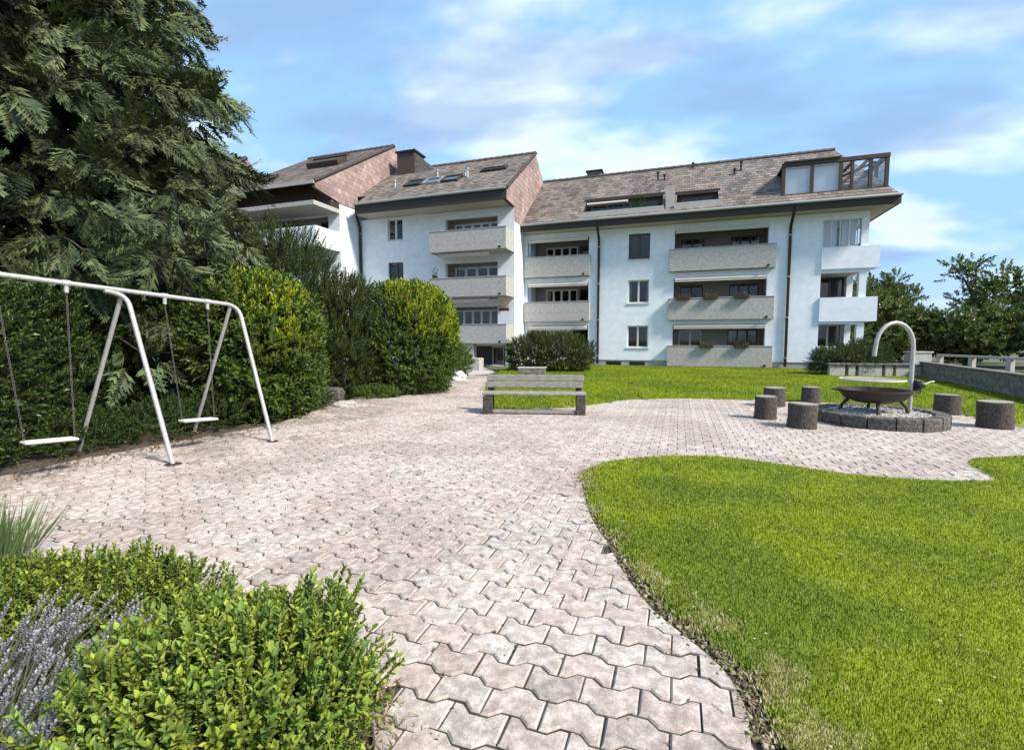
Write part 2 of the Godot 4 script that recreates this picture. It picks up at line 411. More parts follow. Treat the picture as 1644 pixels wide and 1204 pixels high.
func poly_area(p: PackedVector2Array) -> float:
	var a := 0.0
	for j in p.size(): a += p[j].cross(p[(j + 1) % p.size()])
	return abs(a) * 0.5
var bed_edge := PackedVector2Array()
func bed_distance(p: Vector2) -> float:
	if bed_edge.is_empty():
		bed_edge = px_list([735, 604, 705, 611, 640, 626, 560, 643, 520, 656, 440, 683, 330, 703, 250, 717, 130, 739, 0, 768])
	var d := 99.0
	for j in bed_edge.size() - 1:
		d = min(d, Geometry2D.get_closest_point_to_segment(p, bed_edge[j], bed_edge[j + 1]).distance_to(p))
	return d
func paving():
	var root := struct("paving", sheet(PAV, 0.0115, 0.04), M.joint)
	var L := 0.255
	var W := 0.170
	var A := 0.021
	var gap := 0.0034
	var long_gap := 0.0058
	var wave := [[0.0, 1.0], [0.16, 1.0], [0.34, -1.0], [0.66, -1.0], [0.84, 1.0], [1.0, 1.0]]
	var full := PackedVector2Array()
	for k in wave: full.append(Vector2(k[0] * L, k[1] * A - long_gap))
	for k in range(5, -1, -1): full.append(Vector2(wave[k][0] * L, wave[k][1] * A - W + long_gap))
	for j in full.size():
		full[j].x = clamp(full[j].x, gap, L - gap)
		full[j] -= Vector2(L * 0.5, -W * 0.5)
	var half := PackedVector2Array()       # the same stone half a period on
	for j in full.size(): half.append(Vector2(full[j].x, full[j].y))
	for k in 6:
		half[k].y = -wave[k][1] * A - long_gap + W * 0.5
		half[11 - k].y = -wave[k][1] * A - W * 0.5 + long_gap
	var down := Basis(Vector3(1, 0, 0), Vector3(0, 0, -1), Vector3(0, 1, 0))
	var shapes := []
	for s in [full, half]:
		var mb := MB.new()
		mb.prism(s, Transform3D(down, Vector3.ZERO), 0.05, 0.008)
		shapes.append(mb.mesh())
	var tones := [[0.56, 0.495, 0.462], [0.59, 0.528, 0.495], [0.54, 0.475, 0.442], [0.58, 0.50, 0.468], [0.55, 0.507, 0.477], [0.62, 0.562, 0.53], [0.47, 0.415, 0.386], [0.52, 0.445, 0.416], [0.36, 0.338, 0.29], [0.40, 0.352, 0.322]]
	var mats := []
	var speck := tex(40, 0.016, Color(0.76, 0.74, 0.72), Color(1, 0.995, 0.985), 1024, 7, 1.9, 0.16, Color(0.46, 0.42, 0.40), 0.72)
	var relief := gray(41, 0.14, 256, 4)
	for t in tones:
		var m := surf(speck, 0.55, 0.9, relief, 0.2)
		m.albedo_color = lin(t[0], t[1], t[2])
		mats.append(m)
	var many := surf(speck, 0.55, 0.9)
	many.vertex_color_use_as_albedo = true
	var ex := Vector2(cos(FA), sin(FA))
	var ez := Vector2(-sin(FA), cos(FA))
	var list := []
	var stain := FastNoiseLite.new(); stain.seed = 77; stain.frequency = 0.55; stain.fractal_octaves = 4
	for row in range(-150, 150):
		for col in range(-100, 100):
			var off: float = (0.5 if posmod(row, 2) == 1 else 0.0)
			var cc := ex * ((col + off) * L) + ez * (row * W)
			if cc.y > -0.4 or cc.y < -21.0: continue
			if not Geometry2D.is_point_in_polygon(cc, PAV):
				var near := false
				for q in [Vector2(L * 0.4, 0), Vector2(-L * 0.4, 0), Vector2(0, W * 0.4), Vector2(0, -W * 0.4)]:
					if Geometry2D.is_point_in_polygon(cc + ex * q.x + ez * q.y, PAV): near = true
				if not near: continue
			list.append([cc, 1 if off > 0.0 else 0])
	# the nearest in view are stones of their own, the others one part
	var ranked := []
	for j in list.size():
		var p: Vector2 = list[j][0]
		var d := -p.y
		var seen: bool = d > 1.35 and abs(p.x / max(d, 0.1)) < 1.12 and not Geometry2D.is_point_in_polygon(p, LAWN_NEAR)
		if p.x < -0.55 and d < 2.6 and p.x < -0.2 * d: seen = false
		ranked.append([d if seen else 1000.0 + d, j])
	ranked.sort_custom(func(a, b): return a[0] < b[0])
	var rest := MB.new()
	var cuts := 0
	for k in ranked.size():
		var e = list[ranked[k][1]]
		var cc: Vector2 = e[0]
		var shape := full if e[1] == 0 else half
		var st := stain.get_noise_2d(cc.x, cc.y)
		var ti := rng.randi() % 6
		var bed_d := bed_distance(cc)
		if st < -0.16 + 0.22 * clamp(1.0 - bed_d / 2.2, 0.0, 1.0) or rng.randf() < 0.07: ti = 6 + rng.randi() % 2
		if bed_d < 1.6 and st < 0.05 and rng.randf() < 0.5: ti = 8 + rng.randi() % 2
		if st > 0.2 and rng.randf() < 0.5: ti = 5
		var tilt := Basis(Vector3(0, 1, 0), -FA + rng.randf_range(-0.012, 0.012)) * Basis(Vector3(1, 0, 0), rng.randf_range(-0.018, 0.018)) * Basis(Vector3(0, 0, 1), rng.randf_range(-0.014, 0.014))
		var X := Transform3D(tilt, Vector3(cc.x + rng.randf_range(-0.002, 0.002), 0.022 + rng.randf_range(-0.003, 0.003) + 0.003 * noise.get_noise_2d(cc.x, cc.y), cc.y + rng.randf_range(-0.002, 0.002)))
		# does the edge of the paving cut it?
		var inside := true
		var wp := PackedVector2Array()
		for q in shape:
			var p := X * Vector3(q.x, 0, -q.y)
			wp.append(Vector2(p.x, p.z))
			if not Geometry2D.is_point_in_polygon(Vector2(p.x, p.z), PAV): inside = false
		var mesh: ArrayMesh = shapes[e[1]]
		var cut := shape
		if not inside:
			var got := Geometry2D.intersect_polygons(wp, PAV)
			if got.is_empty(): continue
			cut = PackedVector2Array()
			var inv := X.affine_inverse()
			var best: PackedVector2Array = got[0]
			for gq in got:
				if poly_area(gq) > poly_area(best): best = gq
			if poly_area(best) < 0.0006: continue
			for q in best:
				var p := inv * Vector3(q.x, X.origin.y, q.y)
				cut.append(Vector2(p.x, -p.z))
			if cut.size() < 3: continue
		if k < 300 and ranked[k][0] < 1000.0:
			if not inside:
				var mb := MB.new()
				mb.prism(cut, Transform3D(down, Vector3.ZERO), 0.05, 0.0015)
				mesh = mb.mesh()
			var o := obj("paver", mesh, mats[ti], root)
			o.transform = X
		else:
			var t = tones[ti]
			rest.prism(cut, X * Transform3D(down, Vector3.ZERO), 0.022, 0.007, Color(t[0], t[1], t[2]))
	var o := obj("paver_field", rest, many, root)
	o.set_meta("kind", "stuff")
	print("pavers ", list.size())
	var ms := MB.new()
	var mr := RandomNumberGenerator.new(); mr.seed = 303
	for k in 5200:
		var e = list[mr.randi() % list.size()]
		var q := Vector2(mr.randf_range(-0.5, 0.5) * L, (W * 0.5 + A * (0.0 if mr.randf() < 0.5 else 0.8)) * (1.0 if mr.randf() < 0.5 else -1.0))
		if mr.randf() < 0.45: q = Vector2(L * 0.5 * (1.0 if mr.randf() < 0.5 else -1.0), mr.randf_range(-0.4, 0.4) * W)
		var w: Vector2 = e[0] + ex * q.x + ez * q.y
		if not Geometry2D.is_point_in_polygon(w, PAV): continue
		var cl := [Color(0.07, 0.085, 0.03), Color(0.11, 0.09, 0.06), Color(0.05, 0.045, 0.03), Color(0.13, 0.15, 0.05)][mr.randi() % 4] as Color
		for j in 4:
			var p := Vector3(w.x + mr.randfn(0, 0.007), 0.012, w.y + mr.randfn(0, 0.007))
			add_blade(ms, p, Vector3(mr.randf_range(-1, 1), mr.randf_range(0.5, 1.6), mr.randf_range(-1, 1)).normalized(), Vector3(0.2, 0.1, 1), mr.randf_range(0.012, 0.026), mr.randf_range(0.004, 0.011), cl)
	var mo := obj("joint_moss", ms, M.blade, root)
	mo.set_meta("kind", "stuff")
	# pale slabs that carry the way on to the entrance
	struct("path", sheet(PackedVector2Array([g2(702, 610.5), g2(772, 602), Vector2(-0.9, -24), Vector2(-2.2, -30.0), Vector2(-5.6, -29.0), Vector2(-3.4, -22)]), 0.0, 0.06), M.slab)

# ------------------------------------------------------------------ the building
# local frame: x along the facade (to the right), y up, z towards the lawn
func fr() -> Transform3D:
	return Transform3D(Basis(Vector3.UP, -FA), FO)
func fp(px: float, py: float, off := 0.0) -> Vector2:
	var X := fr()
	var nn := X.basis.z
	var d := ray(px, py)
	var k := (FO + nn * off - Vector3(0, EYE, 0)).dot(nn) / d.dot(nn)
	var p := Vector3(0, EYE, 0) + d * k
	return Vector2((p - FO).dot(X.basis.x), p.y)
func blk(s: float, o: float, label: String) -> Node3D:
	var X := fr()
	var t := thing("apartment_block", label, "building", X * Vector3(s, 0, o), -FA, "stepped blocks of one apartment building")
	t.set_meta("org", Vector3(s, 0, o))
	return t
func bobj(called: String, mb: MB, mat: Material, t: Node3D, parent: Node3D = null) -> MeshInstance3D:
	# mesh coordinates are s, h, o of the whole row; moved to the block's base
	var org: Vector3 = t.get_meta("org")
	for j in mb.v.size(): mb.v[j] -= org
	return obj(called, mb, mat, parent if parent else t)
func sbox(mb: MB, s0: float, s1: float, h0: float, h1: float, o0: float, o1: float, col := Color.WHITE):
	mb.box(Vector3((s0 + s1) * 0.5, (h0 + h1) * 0.5, (o0 + o1) * 0.5), Vector3(abs(s1 - s0), abs(h1 - h0), abs(o1 - o0)), Basis(), col)
func wall_panel(mb: MB, X: Transform3D, a0: float, a1: float, h0: float, h1: float, th: float, holes: Array):
	# a wall in the X.x / X.y plane, its face at z = 0, th thick, with openings [a0, a1, h0, h1]
	var xs := [a0, a1]; var ys := [h0, h1]
	for q in holes:
		for k in [q[0], q[1]]: if k > a0 and k < a1 and not xs.has(k): xs.append(k)
		for k in [q[2], q[3]]: if k > h0 and k < h1 and not ys.has(k): ys.append(k)
	xs.sort(); ys.sort()
	var N := X.basis.z
	for i in xs.size() - 1:
		for j in ys.size() - 1:
			var cx: float = (xs[i] + xs[i + 1]) * 0.5; var cy: float = (ys[j] + ys[j + 1]) * 0.5
			var open := false
			for q in holes: if cx > q[0] and cx < q[1] and cy > q[2] and cy < q[3]: open = true
			if open: continue
			for z in [0.0, -th]:
				mb.quad(X * Vector3(xs[i], ys[j], z), X * Vector3(xs[i + 1], ys[j], z), X * Vector3(xs[i + 1], ys[j + 1], z), X * Vector3(xs[i], ys[j + 1], z), N if z == 0.0 else -N)
	for q in holes + [[a0, a1, h0, h1]]:
		var sg := 1.0 if q[0] != a0 or q[1] != a1 or q[2] != h0 or q[3] != h1 else -1.0
		for e in [[q[0], q[2], q[1], q[2], Vector3(0, 1, 0)], [q[0], q[3], q[1], q[3], Vector3(0, -1, 0)], [q[0], q[2], q[0], q[3], Vector3(1, 0, 0)], [q[1], q[2], q[1], q[3], Vector3(-1, 0, 0)]]:
			mb.quad(X * Vector3(e[0], e[1], 0), X * Vector3(e[2], e[3], 0), X * Vector3(e[2], e[3], -th), X * Vector3(e[0], e[1], -th), X.basis * (e[4] * sg))
func window(t: Node3D, s0: float, s1: float, h0: float, h1: float, o: float, lights: int, mat: Material, sill := true, called := "window", curtain := 0.0, bar := 0.06):
	var fm := MB.new()
	var d := 0.07
	sbox(fm, s0, s1, h0, h0 + bar, o - d, o); sbox(fm, s0, s1, h1 - bar, h1, o - d, o)
	sbox(fm, s0, s0 + bar, h0 + bar, h1 - bar, o - d, o); sbox(fm, s1 - bar, s1, h0 + bar, h1 - bar, o - d, o)
	for k in range(1, lights):
		var x: float = lerp(s0, s1, float(k) / lights)
		sbox(fm, x - bar * 0.75, x + bar * 0.75, h0 + bar, h1 - bar, o - d + 0.004, o + 0.004)
	var w := bobj(called, fm, mat, t)
	for k in lights:
		var p := MB.new()
		var a: float = lerp(s0, s1, float(k) / lights) + bar; var b: float = lerp(s0, s1, float(k + 1) / lights) - bar
		sbox(p, a - 0.01, b + 0.01, h0 + bar - 0.01, h1 - bar + 0.01, o - 0.045, o - 0.035)
		bobj("pane", p, M.glass if curtain < 0.3 else M.clear_glass, t, w)
	if sill:
		var sm := MB.new()
		sbox(sm, s0 - 0.06, s1 + 0.06, h0 - 0.07, h0 - 0.005, o - 0.05, o + 0.17)
		bobj("sill", sm, M.frame_white, t, w)
	if curtain > 0.0:
		var n := 20
		for q in [[s0 + 0.05, s0 + 0.05 + (s1 - s0) * curtain], [s1 - 0.05 - (s1 - s0) * curtain, s1 - 0.05]]:
			var c := MB.new()
			for k in n:
				var a: float = lerp(q[0], q[1], float(k) / n); var b: float = lerp(q[0], q[1], float(k + 1) / n)
				var za := o - 0.2 + 0.03 * sin(k * 1.9); var zb := o - 0.2 + 0.03 * sin((k + 1) * 1.9)
				mb_quad(c, Vector3(a, h0, za), Vector3(b, h0, zb), Vector3(b, h1, zb), Vector3(a, h1, za))
			bobj("curtain", c, M.curtain, t, w)
	return w
func mb_quad(mb: MB, a: Vector3, b: Vector3, c: Vector3, d: Vector3, col := Color.WHITE):
	var nn := (b - a).cross(d - a).normalized()
	mb.quad(a, b, c, d, nn, col)
func tiles(mb: MB, X: Transform3D, outer: PackedVector2Array, holes: Array, tw: float, th: float, pal: Array, lap := 0.02):
	# overlapping tiles over a polygon in X's x / y plane, y up the slope
	var lo := Vector2(1e9, 1e9); var hi := Vector2(-1e9, -1e9)
	for p in outer: lo = lo.min(p); hi = hi.max(p)
	var rows := int(ceil((hi.y - lo.y) / th))
	for j in rows:
		var shift: float = (tw * 0.5 if j % 2 == 1 else 0.0)
		for i in range(-1, int(ceil((hi.x - lo.x) / tw)) + 1):
			var a := Vector2(lo.x + i * tw + shift + 0.006, lo.y + j * th)
			var b := a + Vector2(tw - 0.012, th + 0.03)
			var cell := PackedVector2Array([a, Vector2(b.x, a.y), b, Vector2(a.x, b.y)])
			var skip := false
			var cut := false
			for p in cell:
				if not Geometry2D.is_point_in_polygon(p, outer): cut = true
			var parts := [cell]
			if cut: parts = Geometry2D.intersect_polygons(cell, outer)
			for hq in holes:
				var nxt := []
				for q in parts: nxt.append_array(Geometry2D.clip_polygons(q, hq))
				parts = nxt
			var base = pal[rng.randi() % pal.size()]
			var kk := rng.randf_range(0.82, 1.15)
			var big := 1.0 + 0.35 * noise.get_noise_3d(a.x * 0.8 + X.origin.x, a.y * 0.8, 3.0)
			var col := Color(base[0] * kk * big, base[1] * kk * big, base[2] * kk * big)
			for q in parts:
				if q.size() < 3 or skip: continue
				# the tile tips up by lap at its lower end
				var B := Basis(X.basis.x, (X.basis.y - X.basis.z * (lap / th)).normalized(), X.basis.z)
				var o := X * Vector3(0, a.y, lap + 0.015)
				var w := PackedVector2Array()
				for p in q: w.append(p - Vector2(0, a.y))
				mb.prism(w, Transform3D(B, o), 0.018, 0.0, col)

func slope(s0: float, o0: float, h0: float, o1: float, h1: float) -> Transform3D:
	# origin at the eave, x along, y up the slope, z out of the roof
	var y := Vector3(0, h1 - h0, o1 - o0).normalized()
	var x := Vector3(1, 0, 0)
	return Transform3D(Basis(x, y, x.cross(y)), Vector3(s0, h0, o0))
func rect(a: float, b: float, c: float, d: float) -> PackedVector2Array:
	return PackedVector2Array([Vector2(a, c), Vector2(b, c), Vector2(b, d), Vector2(a, d)])
func roof(t: Node3D, s0: float, s1: float, oe: float, he: float, orr: float, hr: float, holes: Array, pal: Array, hip := 0.0):
	var X := slope(s0, oe, he, orr, hr)
	var len := Vector2(oe - orr, hr - he).length()
	var out := rect(0, s1 - s0, 0, len)
	if hip > 0.0: out = PackedVector2Array([Vector2(0, 0), Vector2(s1 - s0, 0), Vector2(s1 - s0 - hip, len), Vector2(0, len)])
	var sub := MB.new()
	# under-roof, cut where terraces open it
	var parts := [out]
	if holes.is_empty():
		sub.prism(out, X, 0.10, 0.0, Color.WHITE, true)
	else:
		# strips between the openings
		var xs := [0.0, s1 - s0]
		for h in holes:
			for p in h: if not xs.has(p.x): xs.append(p.x)
		xs.sort()
		for i in xs.size() - 1:
			var st := [rect(xs[i], xs[i + 1], 0, len)]
			st = Geometry2D.intersect_polygons(st[0], out)
			for h in holes:
				var nx := []
				for q in st: nx.append_array(Geometry2D.clip_polygons(q, h))
				st = nx
			for q in st: sub.prism(q, X, 0.10, 0.0, Color.WHITE, true)
	# the far side
	var bo := 2.0 * orr - oe
	var Y := Transform3D(Basis(Vector3(-1, 0, 0), Vector3(0, hr - he, orr - bo).normalized(), Vector3.ZERO), Vector3(s1, he, bo))
	Y.basis.z = Y.basis.x.cross(Y.basis.y)
	var bk := rect(0, s1 - s0, 0, len)
	if hip > 0.0: bk = PackedVector2Array([Vector2(0, 0), Vector2(s1 - s0, 0), Vector2(s1 - s0, len), Vector2(hip, len)])
	sub.prism(bk, Y, 0.10, 0.0, Color.WHITE, true)
	var r := bobj("roof", sub, M.substrate, t)
	var tm := MB.new()
	tiles(tm, X, out, holes, 0.30, 0.34, pal)
	tiles(tm, Y, bk, [], 0.60, 0.68, pal)
	if hip > 0.0:
		var zx := Vector3(0, 0, -1)
		var zy := Vector3(-hip, hr - he, 0).normalized()
		var Z := Transform3D(Basis(zx, zy, zx.cross(zy)), Vector3(s1, he, oe))
		var hl := Vector2(hip, hr - he).length()
		var hp := PackedVector2Array([Vector2(0, 0), Vector2(oe - bo, 0), Vector2(oe - orr, hl)])
		var sb := MB.new()
		sb.prism(hp, Z, 0.1, 0.0, Color.WHITE, true)
		bobj("hip_deck", sb, M.substrate, t, r)
		tiles(tm, Z, hp, [], 0.30, 0.34, pal)
	var tl := bobj("roof_tiles", tm, M.tile, t, r)
	tl.set_meta("kind", "stuff")
	var rc := MB.new()
	var n := int((s1 - s0 - hip) / 0.45)
	for k in n:
		var a: float = lerp(s0, s1 - hip, float(k) / n); var b: float = lerp(s0, s1 - hip, float(k + 1) / n) + 0.03
		var f := rng.randf_range(0.8, 1.1)
		rc.tube([Vector3(a, hr + 0.02, orr), Vector3(b, hr + 0.035, orr)], [0.13, 0.145], 8, Color(0.10 * f, 0.085 * f, 0.08 * f))
	var rcm := bobj("ridge_tiles", rc, M.tile, t, r)
	rcm.set_meta("kind", "stuff")
	return r
func fascia(t: Node3D, s0: float, s1: float, oe: float, htop: float, hbot: float, owall: float):
	var a := MB.new()
	sbox(a, s0, s1, hbot, htop - 0.05, oe - 0.12, oe - 0.02)
	bobj("fascia", a, M.fascia, t)
	var gt := MB.new()
	var path := [Vector3(s0 - 0.02, htop - 0.02, oe + 0.06), Vector3(s1 + 0.02, htop - 0.02, oe + 0.06)]
	gt.tube(path, [0.075, 0.075], 8)
	bobj("gutter", gt, M.zinc, t)
	var b := MB.new()
	sbox(b, s0 + 0.02, s1 - 0.02, hbot + 0.0, hbot + 0.06, owall - 0.02, oe - 0.125)
	bobj("soffit", b, M.soffit, t)
func downpipe(t: Node3D, s: float, o: float, h0: float, h1: float, oe: float):
	var a := MB.new()
	a.tube([Vector3(s, h1 + 0.5, oe), Vector3(s, h1 + 0.25, oe - 0.1), Vector3(s, h1 - 0.35, o + 0.12), Vector3(s, h1 - 0.6, o + 0.1), Vector3(s, h0, o + 0.1)], [0.075, 0.075, 0.075, 0.075, 0.075], 10)
	var p := bobj("downpipe", a, M.metal_dark, t)
	for k in 4:
		var b := MB.new()
		var y: float = lerp(h0 + 0.5, h1 - 0.8, k / 3.0)
		b.tube([Vector3(s, y - 0.03, o + 0.1), Vector3(s, y + 0.03, o + 0.1)], [0.09, 0.09], 10)
		bobj("bracket", b, M.zinc, t, p)
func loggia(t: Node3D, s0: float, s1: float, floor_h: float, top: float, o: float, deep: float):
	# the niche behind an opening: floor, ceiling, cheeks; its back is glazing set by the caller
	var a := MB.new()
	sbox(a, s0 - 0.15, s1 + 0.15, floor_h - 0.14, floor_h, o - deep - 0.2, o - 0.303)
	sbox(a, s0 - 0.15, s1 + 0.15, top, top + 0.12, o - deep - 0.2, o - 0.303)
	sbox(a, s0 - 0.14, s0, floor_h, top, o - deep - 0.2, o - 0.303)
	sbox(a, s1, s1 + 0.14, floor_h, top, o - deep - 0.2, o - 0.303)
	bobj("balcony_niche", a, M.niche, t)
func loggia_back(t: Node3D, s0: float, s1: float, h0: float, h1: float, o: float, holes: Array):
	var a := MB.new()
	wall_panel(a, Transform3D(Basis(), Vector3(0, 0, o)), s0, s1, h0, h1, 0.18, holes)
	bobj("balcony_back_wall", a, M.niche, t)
func parapet(t: Node3D, s0: float, s1: float, h0: float, h1: float, o: float, back: float, mat: Material, ends := true, lip := true):
	var a := MB.new()
	a.cbox(Vector3((s0 + s1) * 0.5, (h0 + h1) * 0.5, o - 0.06), Vector3(s1 - s0, h1 - h0, 0.12), 0.012)
	if ends and o - 0.125 - back > 0.05:
		for s in [s0, s1 - 0.12]:
			sbox(a, s, s + 0.12, h0, h1 - 0.003, back, o - 0.122)
	var p := bobj("balcony_parapet", a, mat, t)
	var sl := MB.new()
	sbox(sl, s0 + 0.125, s1 - 0.125, h0 + 0.03, h0 + 0.2, back + 0.002, o - 0.125)
	bobj("floor_slab", sl, M.concrete, t, p)
	if lip:
		var c := MB.new()
		c.cbox(Vector3((s0 + s1) * 0.5, h1 + 0.018, o - 0.06), Vector3(s1 - s0 + 0.04, 0.034, 0.17), 0.008)
		bobj("coping", c, M.slab, t, p)
		var d := MB.new()
		d.tube([Vector3(s1 - 0.38, h0 + 0.12, o - 0.05), Vector3(s1 - 0.38, h0 + 0.10, o + 0.16)], [0.06, 0.06], 8)
		bobj("water_spout", d, M.metal_dark, t, p)
	return p
func awning(t: Node3D, s0: float, s1: float, h: float, o: float):
	var a := MB.new()
	a.tube([Vector3(s0, h, o), Vector3(s1, h, o)], [0.085, 0.085], 10)
	var w := bobj("rolled_awning", a, M.awning, t)
	var b := MB.new()
	sbox(b, s0, s1, h - 0.13, h - 0.09, o + 0.03, o + 0.08)
	bobj("front_bar", b, M.frame_white, t, w)
func hung_plant(called: String, label: String, cat: String, s: float, h: float, o: float, w: float, up: float, n: int, cols: Array, group := ""):
	# a planter that hangs on or stands by a balcony: its own thing
	var t := thing(called, label, cat, fr() * Vector3(s, h, o), -FA, group)
	var a := MB.new()
	a.cbox(Vector3(0, 0.085, 0), Vector3(w, 0.17, 0.18), 0.015)
	obj("box", a, M.iron, t)
	var lf := MB.new()
	var r := RandomNumberGenerator.new(); r.seed = hash(label)
	for k in n:
		var p := Vector3(r.randf_range(-0.5, 0.5) * w, 0.17 + pow(r.randf(), 1.5) * up, r.randf_range(-0.12, 0.14))
		var d := Vector3(r.randf_range(-1, 1), r.randf_range(-0.3, 1), r.randf_range(-0.6, 1)).normalized()
		add_leaf(lf, p, d, Vector3.UP, r.randf_range(0.05, 0.10), 0.05, cols[r.randi() % cols.size()])
	var lo := obj("plants", lf, M.leaf, t)
	lo.set_meta("kind", "stuff")
func balcony_plants():
	var gr := [Color(0.05, 0.09, 0.025), Color(0.08, 0.12, 0.03), Color(0.04, 0.06, 0.02)]
	var fl := gr + [Color(0.40, 0.10, 0.06), Color(0.45, 0.30, 0.25)]
	var gp_ := "planters hung on the grey balcony fronts"
	for q in [[-2.2, 3.87, "planted box on the long middle balcony front, next to its pipe-side end"], [-0.75, 3.87, "planted box at the centre of the long middle balcony front"], [0.85, 3.87, "planted box on the long middle balcony front, next to the wall pipe"], [-0.9, 1.14, "planted box at the centre of the long ground-floor balcony front"], [0.9, 1.14, "planted box on the ground-floor balcony front, next to the wall pipe"]]:
		hung_plant("flower_box", q[2], "flower box", q[0], q[1], 0.43, 0.75, 0.16, 70, fl, gp_)
	hung_plant("balcony_shrub", "leafy plant standing inside the long top-floor balcony", "potted plant", -1.3, 6.1, -0.3, 0.8, 1.0, 200, gr)
	hung_plant("balcony_shrub", "flowering plant standing inside the long middle balcony by the brown door", "potted plant", -1.7, 3.3, -0.4, 0.9, 1.1, 240, fl)
	hung_plant("balcony_shrub", "leafy plant standing inside the ground-floor balcony by the wall pipe", "potted plant", 1.5, 0.7, -0.4, 0.6, 1.0, 200, gr)
	hung_plant("balcony_shrub", "dark potted shrub on the end of the middle block's balcony front", "potted plant", -16.55, 5.31, 3.42, 0.3, 0.5, 110, gr)
	hung_plant("hanging_basket", "orange flowering basket hung below the middle block's balcony corner", "basket", -12.0, 3.25, 3.62, 0.62, 0.55, 260, [Color(0.60, 0.22, 0.09), Color(0.50, 0.19, 0.09), Color(0.52, 0.36, 0.20), Color(0.14, 0.13, 0.05)])
	hung_plant("terrace_shrub", "leafy green potted shrub on the sunken roof terrace", "potted plant", -4.9, 9.25, -0.1, 0.9, 0.95, 520, [Color(0.10, 0.14, 0.035), Color(0.14, 0.18, 0.04), Color(0.07, 0.10, 0.03)])
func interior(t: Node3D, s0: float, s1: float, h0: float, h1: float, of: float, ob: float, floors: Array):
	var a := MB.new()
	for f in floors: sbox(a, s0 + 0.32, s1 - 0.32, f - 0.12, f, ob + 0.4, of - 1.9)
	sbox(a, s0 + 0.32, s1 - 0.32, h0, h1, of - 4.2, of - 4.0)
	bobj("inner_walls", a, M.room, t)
func gable(t: Node3D, s: float, pts: Array, pal: Array):
	# a tiled cheek in the plane across the facade at s; pts are [o, h]
	var p := PackedVector2Array()
	for q in pts: p.append(Vector2(-q[0], q[1]))
	var B := Basis(Vector3(0, 0, -1), Vector3(0, 1, 0), Vector3(1, 0, 0))
	var sub := MB.new()
	sub.prism(p, Transform3D(B, Vector3(s, 0, 0)), 0.2, 0.0, Color.WHITE, true)
	var g := bobj("gable_wall", sub, M.substrate, t)
	var tm := MB.new()
	tiles(tm, Transform3D(B, Vector3(s, 0, 0)), p, [], 0.34, 0.30, pal, 0.008)
	var x := bobj("cladding_tiles", tm, M.tile, t, g)
	x.set_meta("kind", "stuff")
	return g
func barge(t: Node3D, s: float, a: Vector2, b: Vector2):
	var m := MB.new()
	m.tube([Vector3(s, a.y, a.x), Vector3(s, b.y, b.x)], [0.10, 0.10], 6)
	bobj("verge_board", m, M.fascia, t)

func buildings():
	var brown := [[0.17, 0.14, 0.12], [0.20, 0.165, 0.14], [0.145, 0.125, 0.11], [0.22, 0.175, 0.155], [0.19, 0.17, 0.155], [0.11, 0.095, 0.085]]
	var pink := [[0.29, 0.205, 0.19], [0.31, 0.225, 0.21], [0.27, 0.195, 0.185], [0.33, 0.25, 0.23], [0.29, 0.205, 0.20]]
	block_right(brown)
	block_middle(brown, pink)
	block_left(brown, pink)
	block_far(brown, pink)
	balcony_plants()

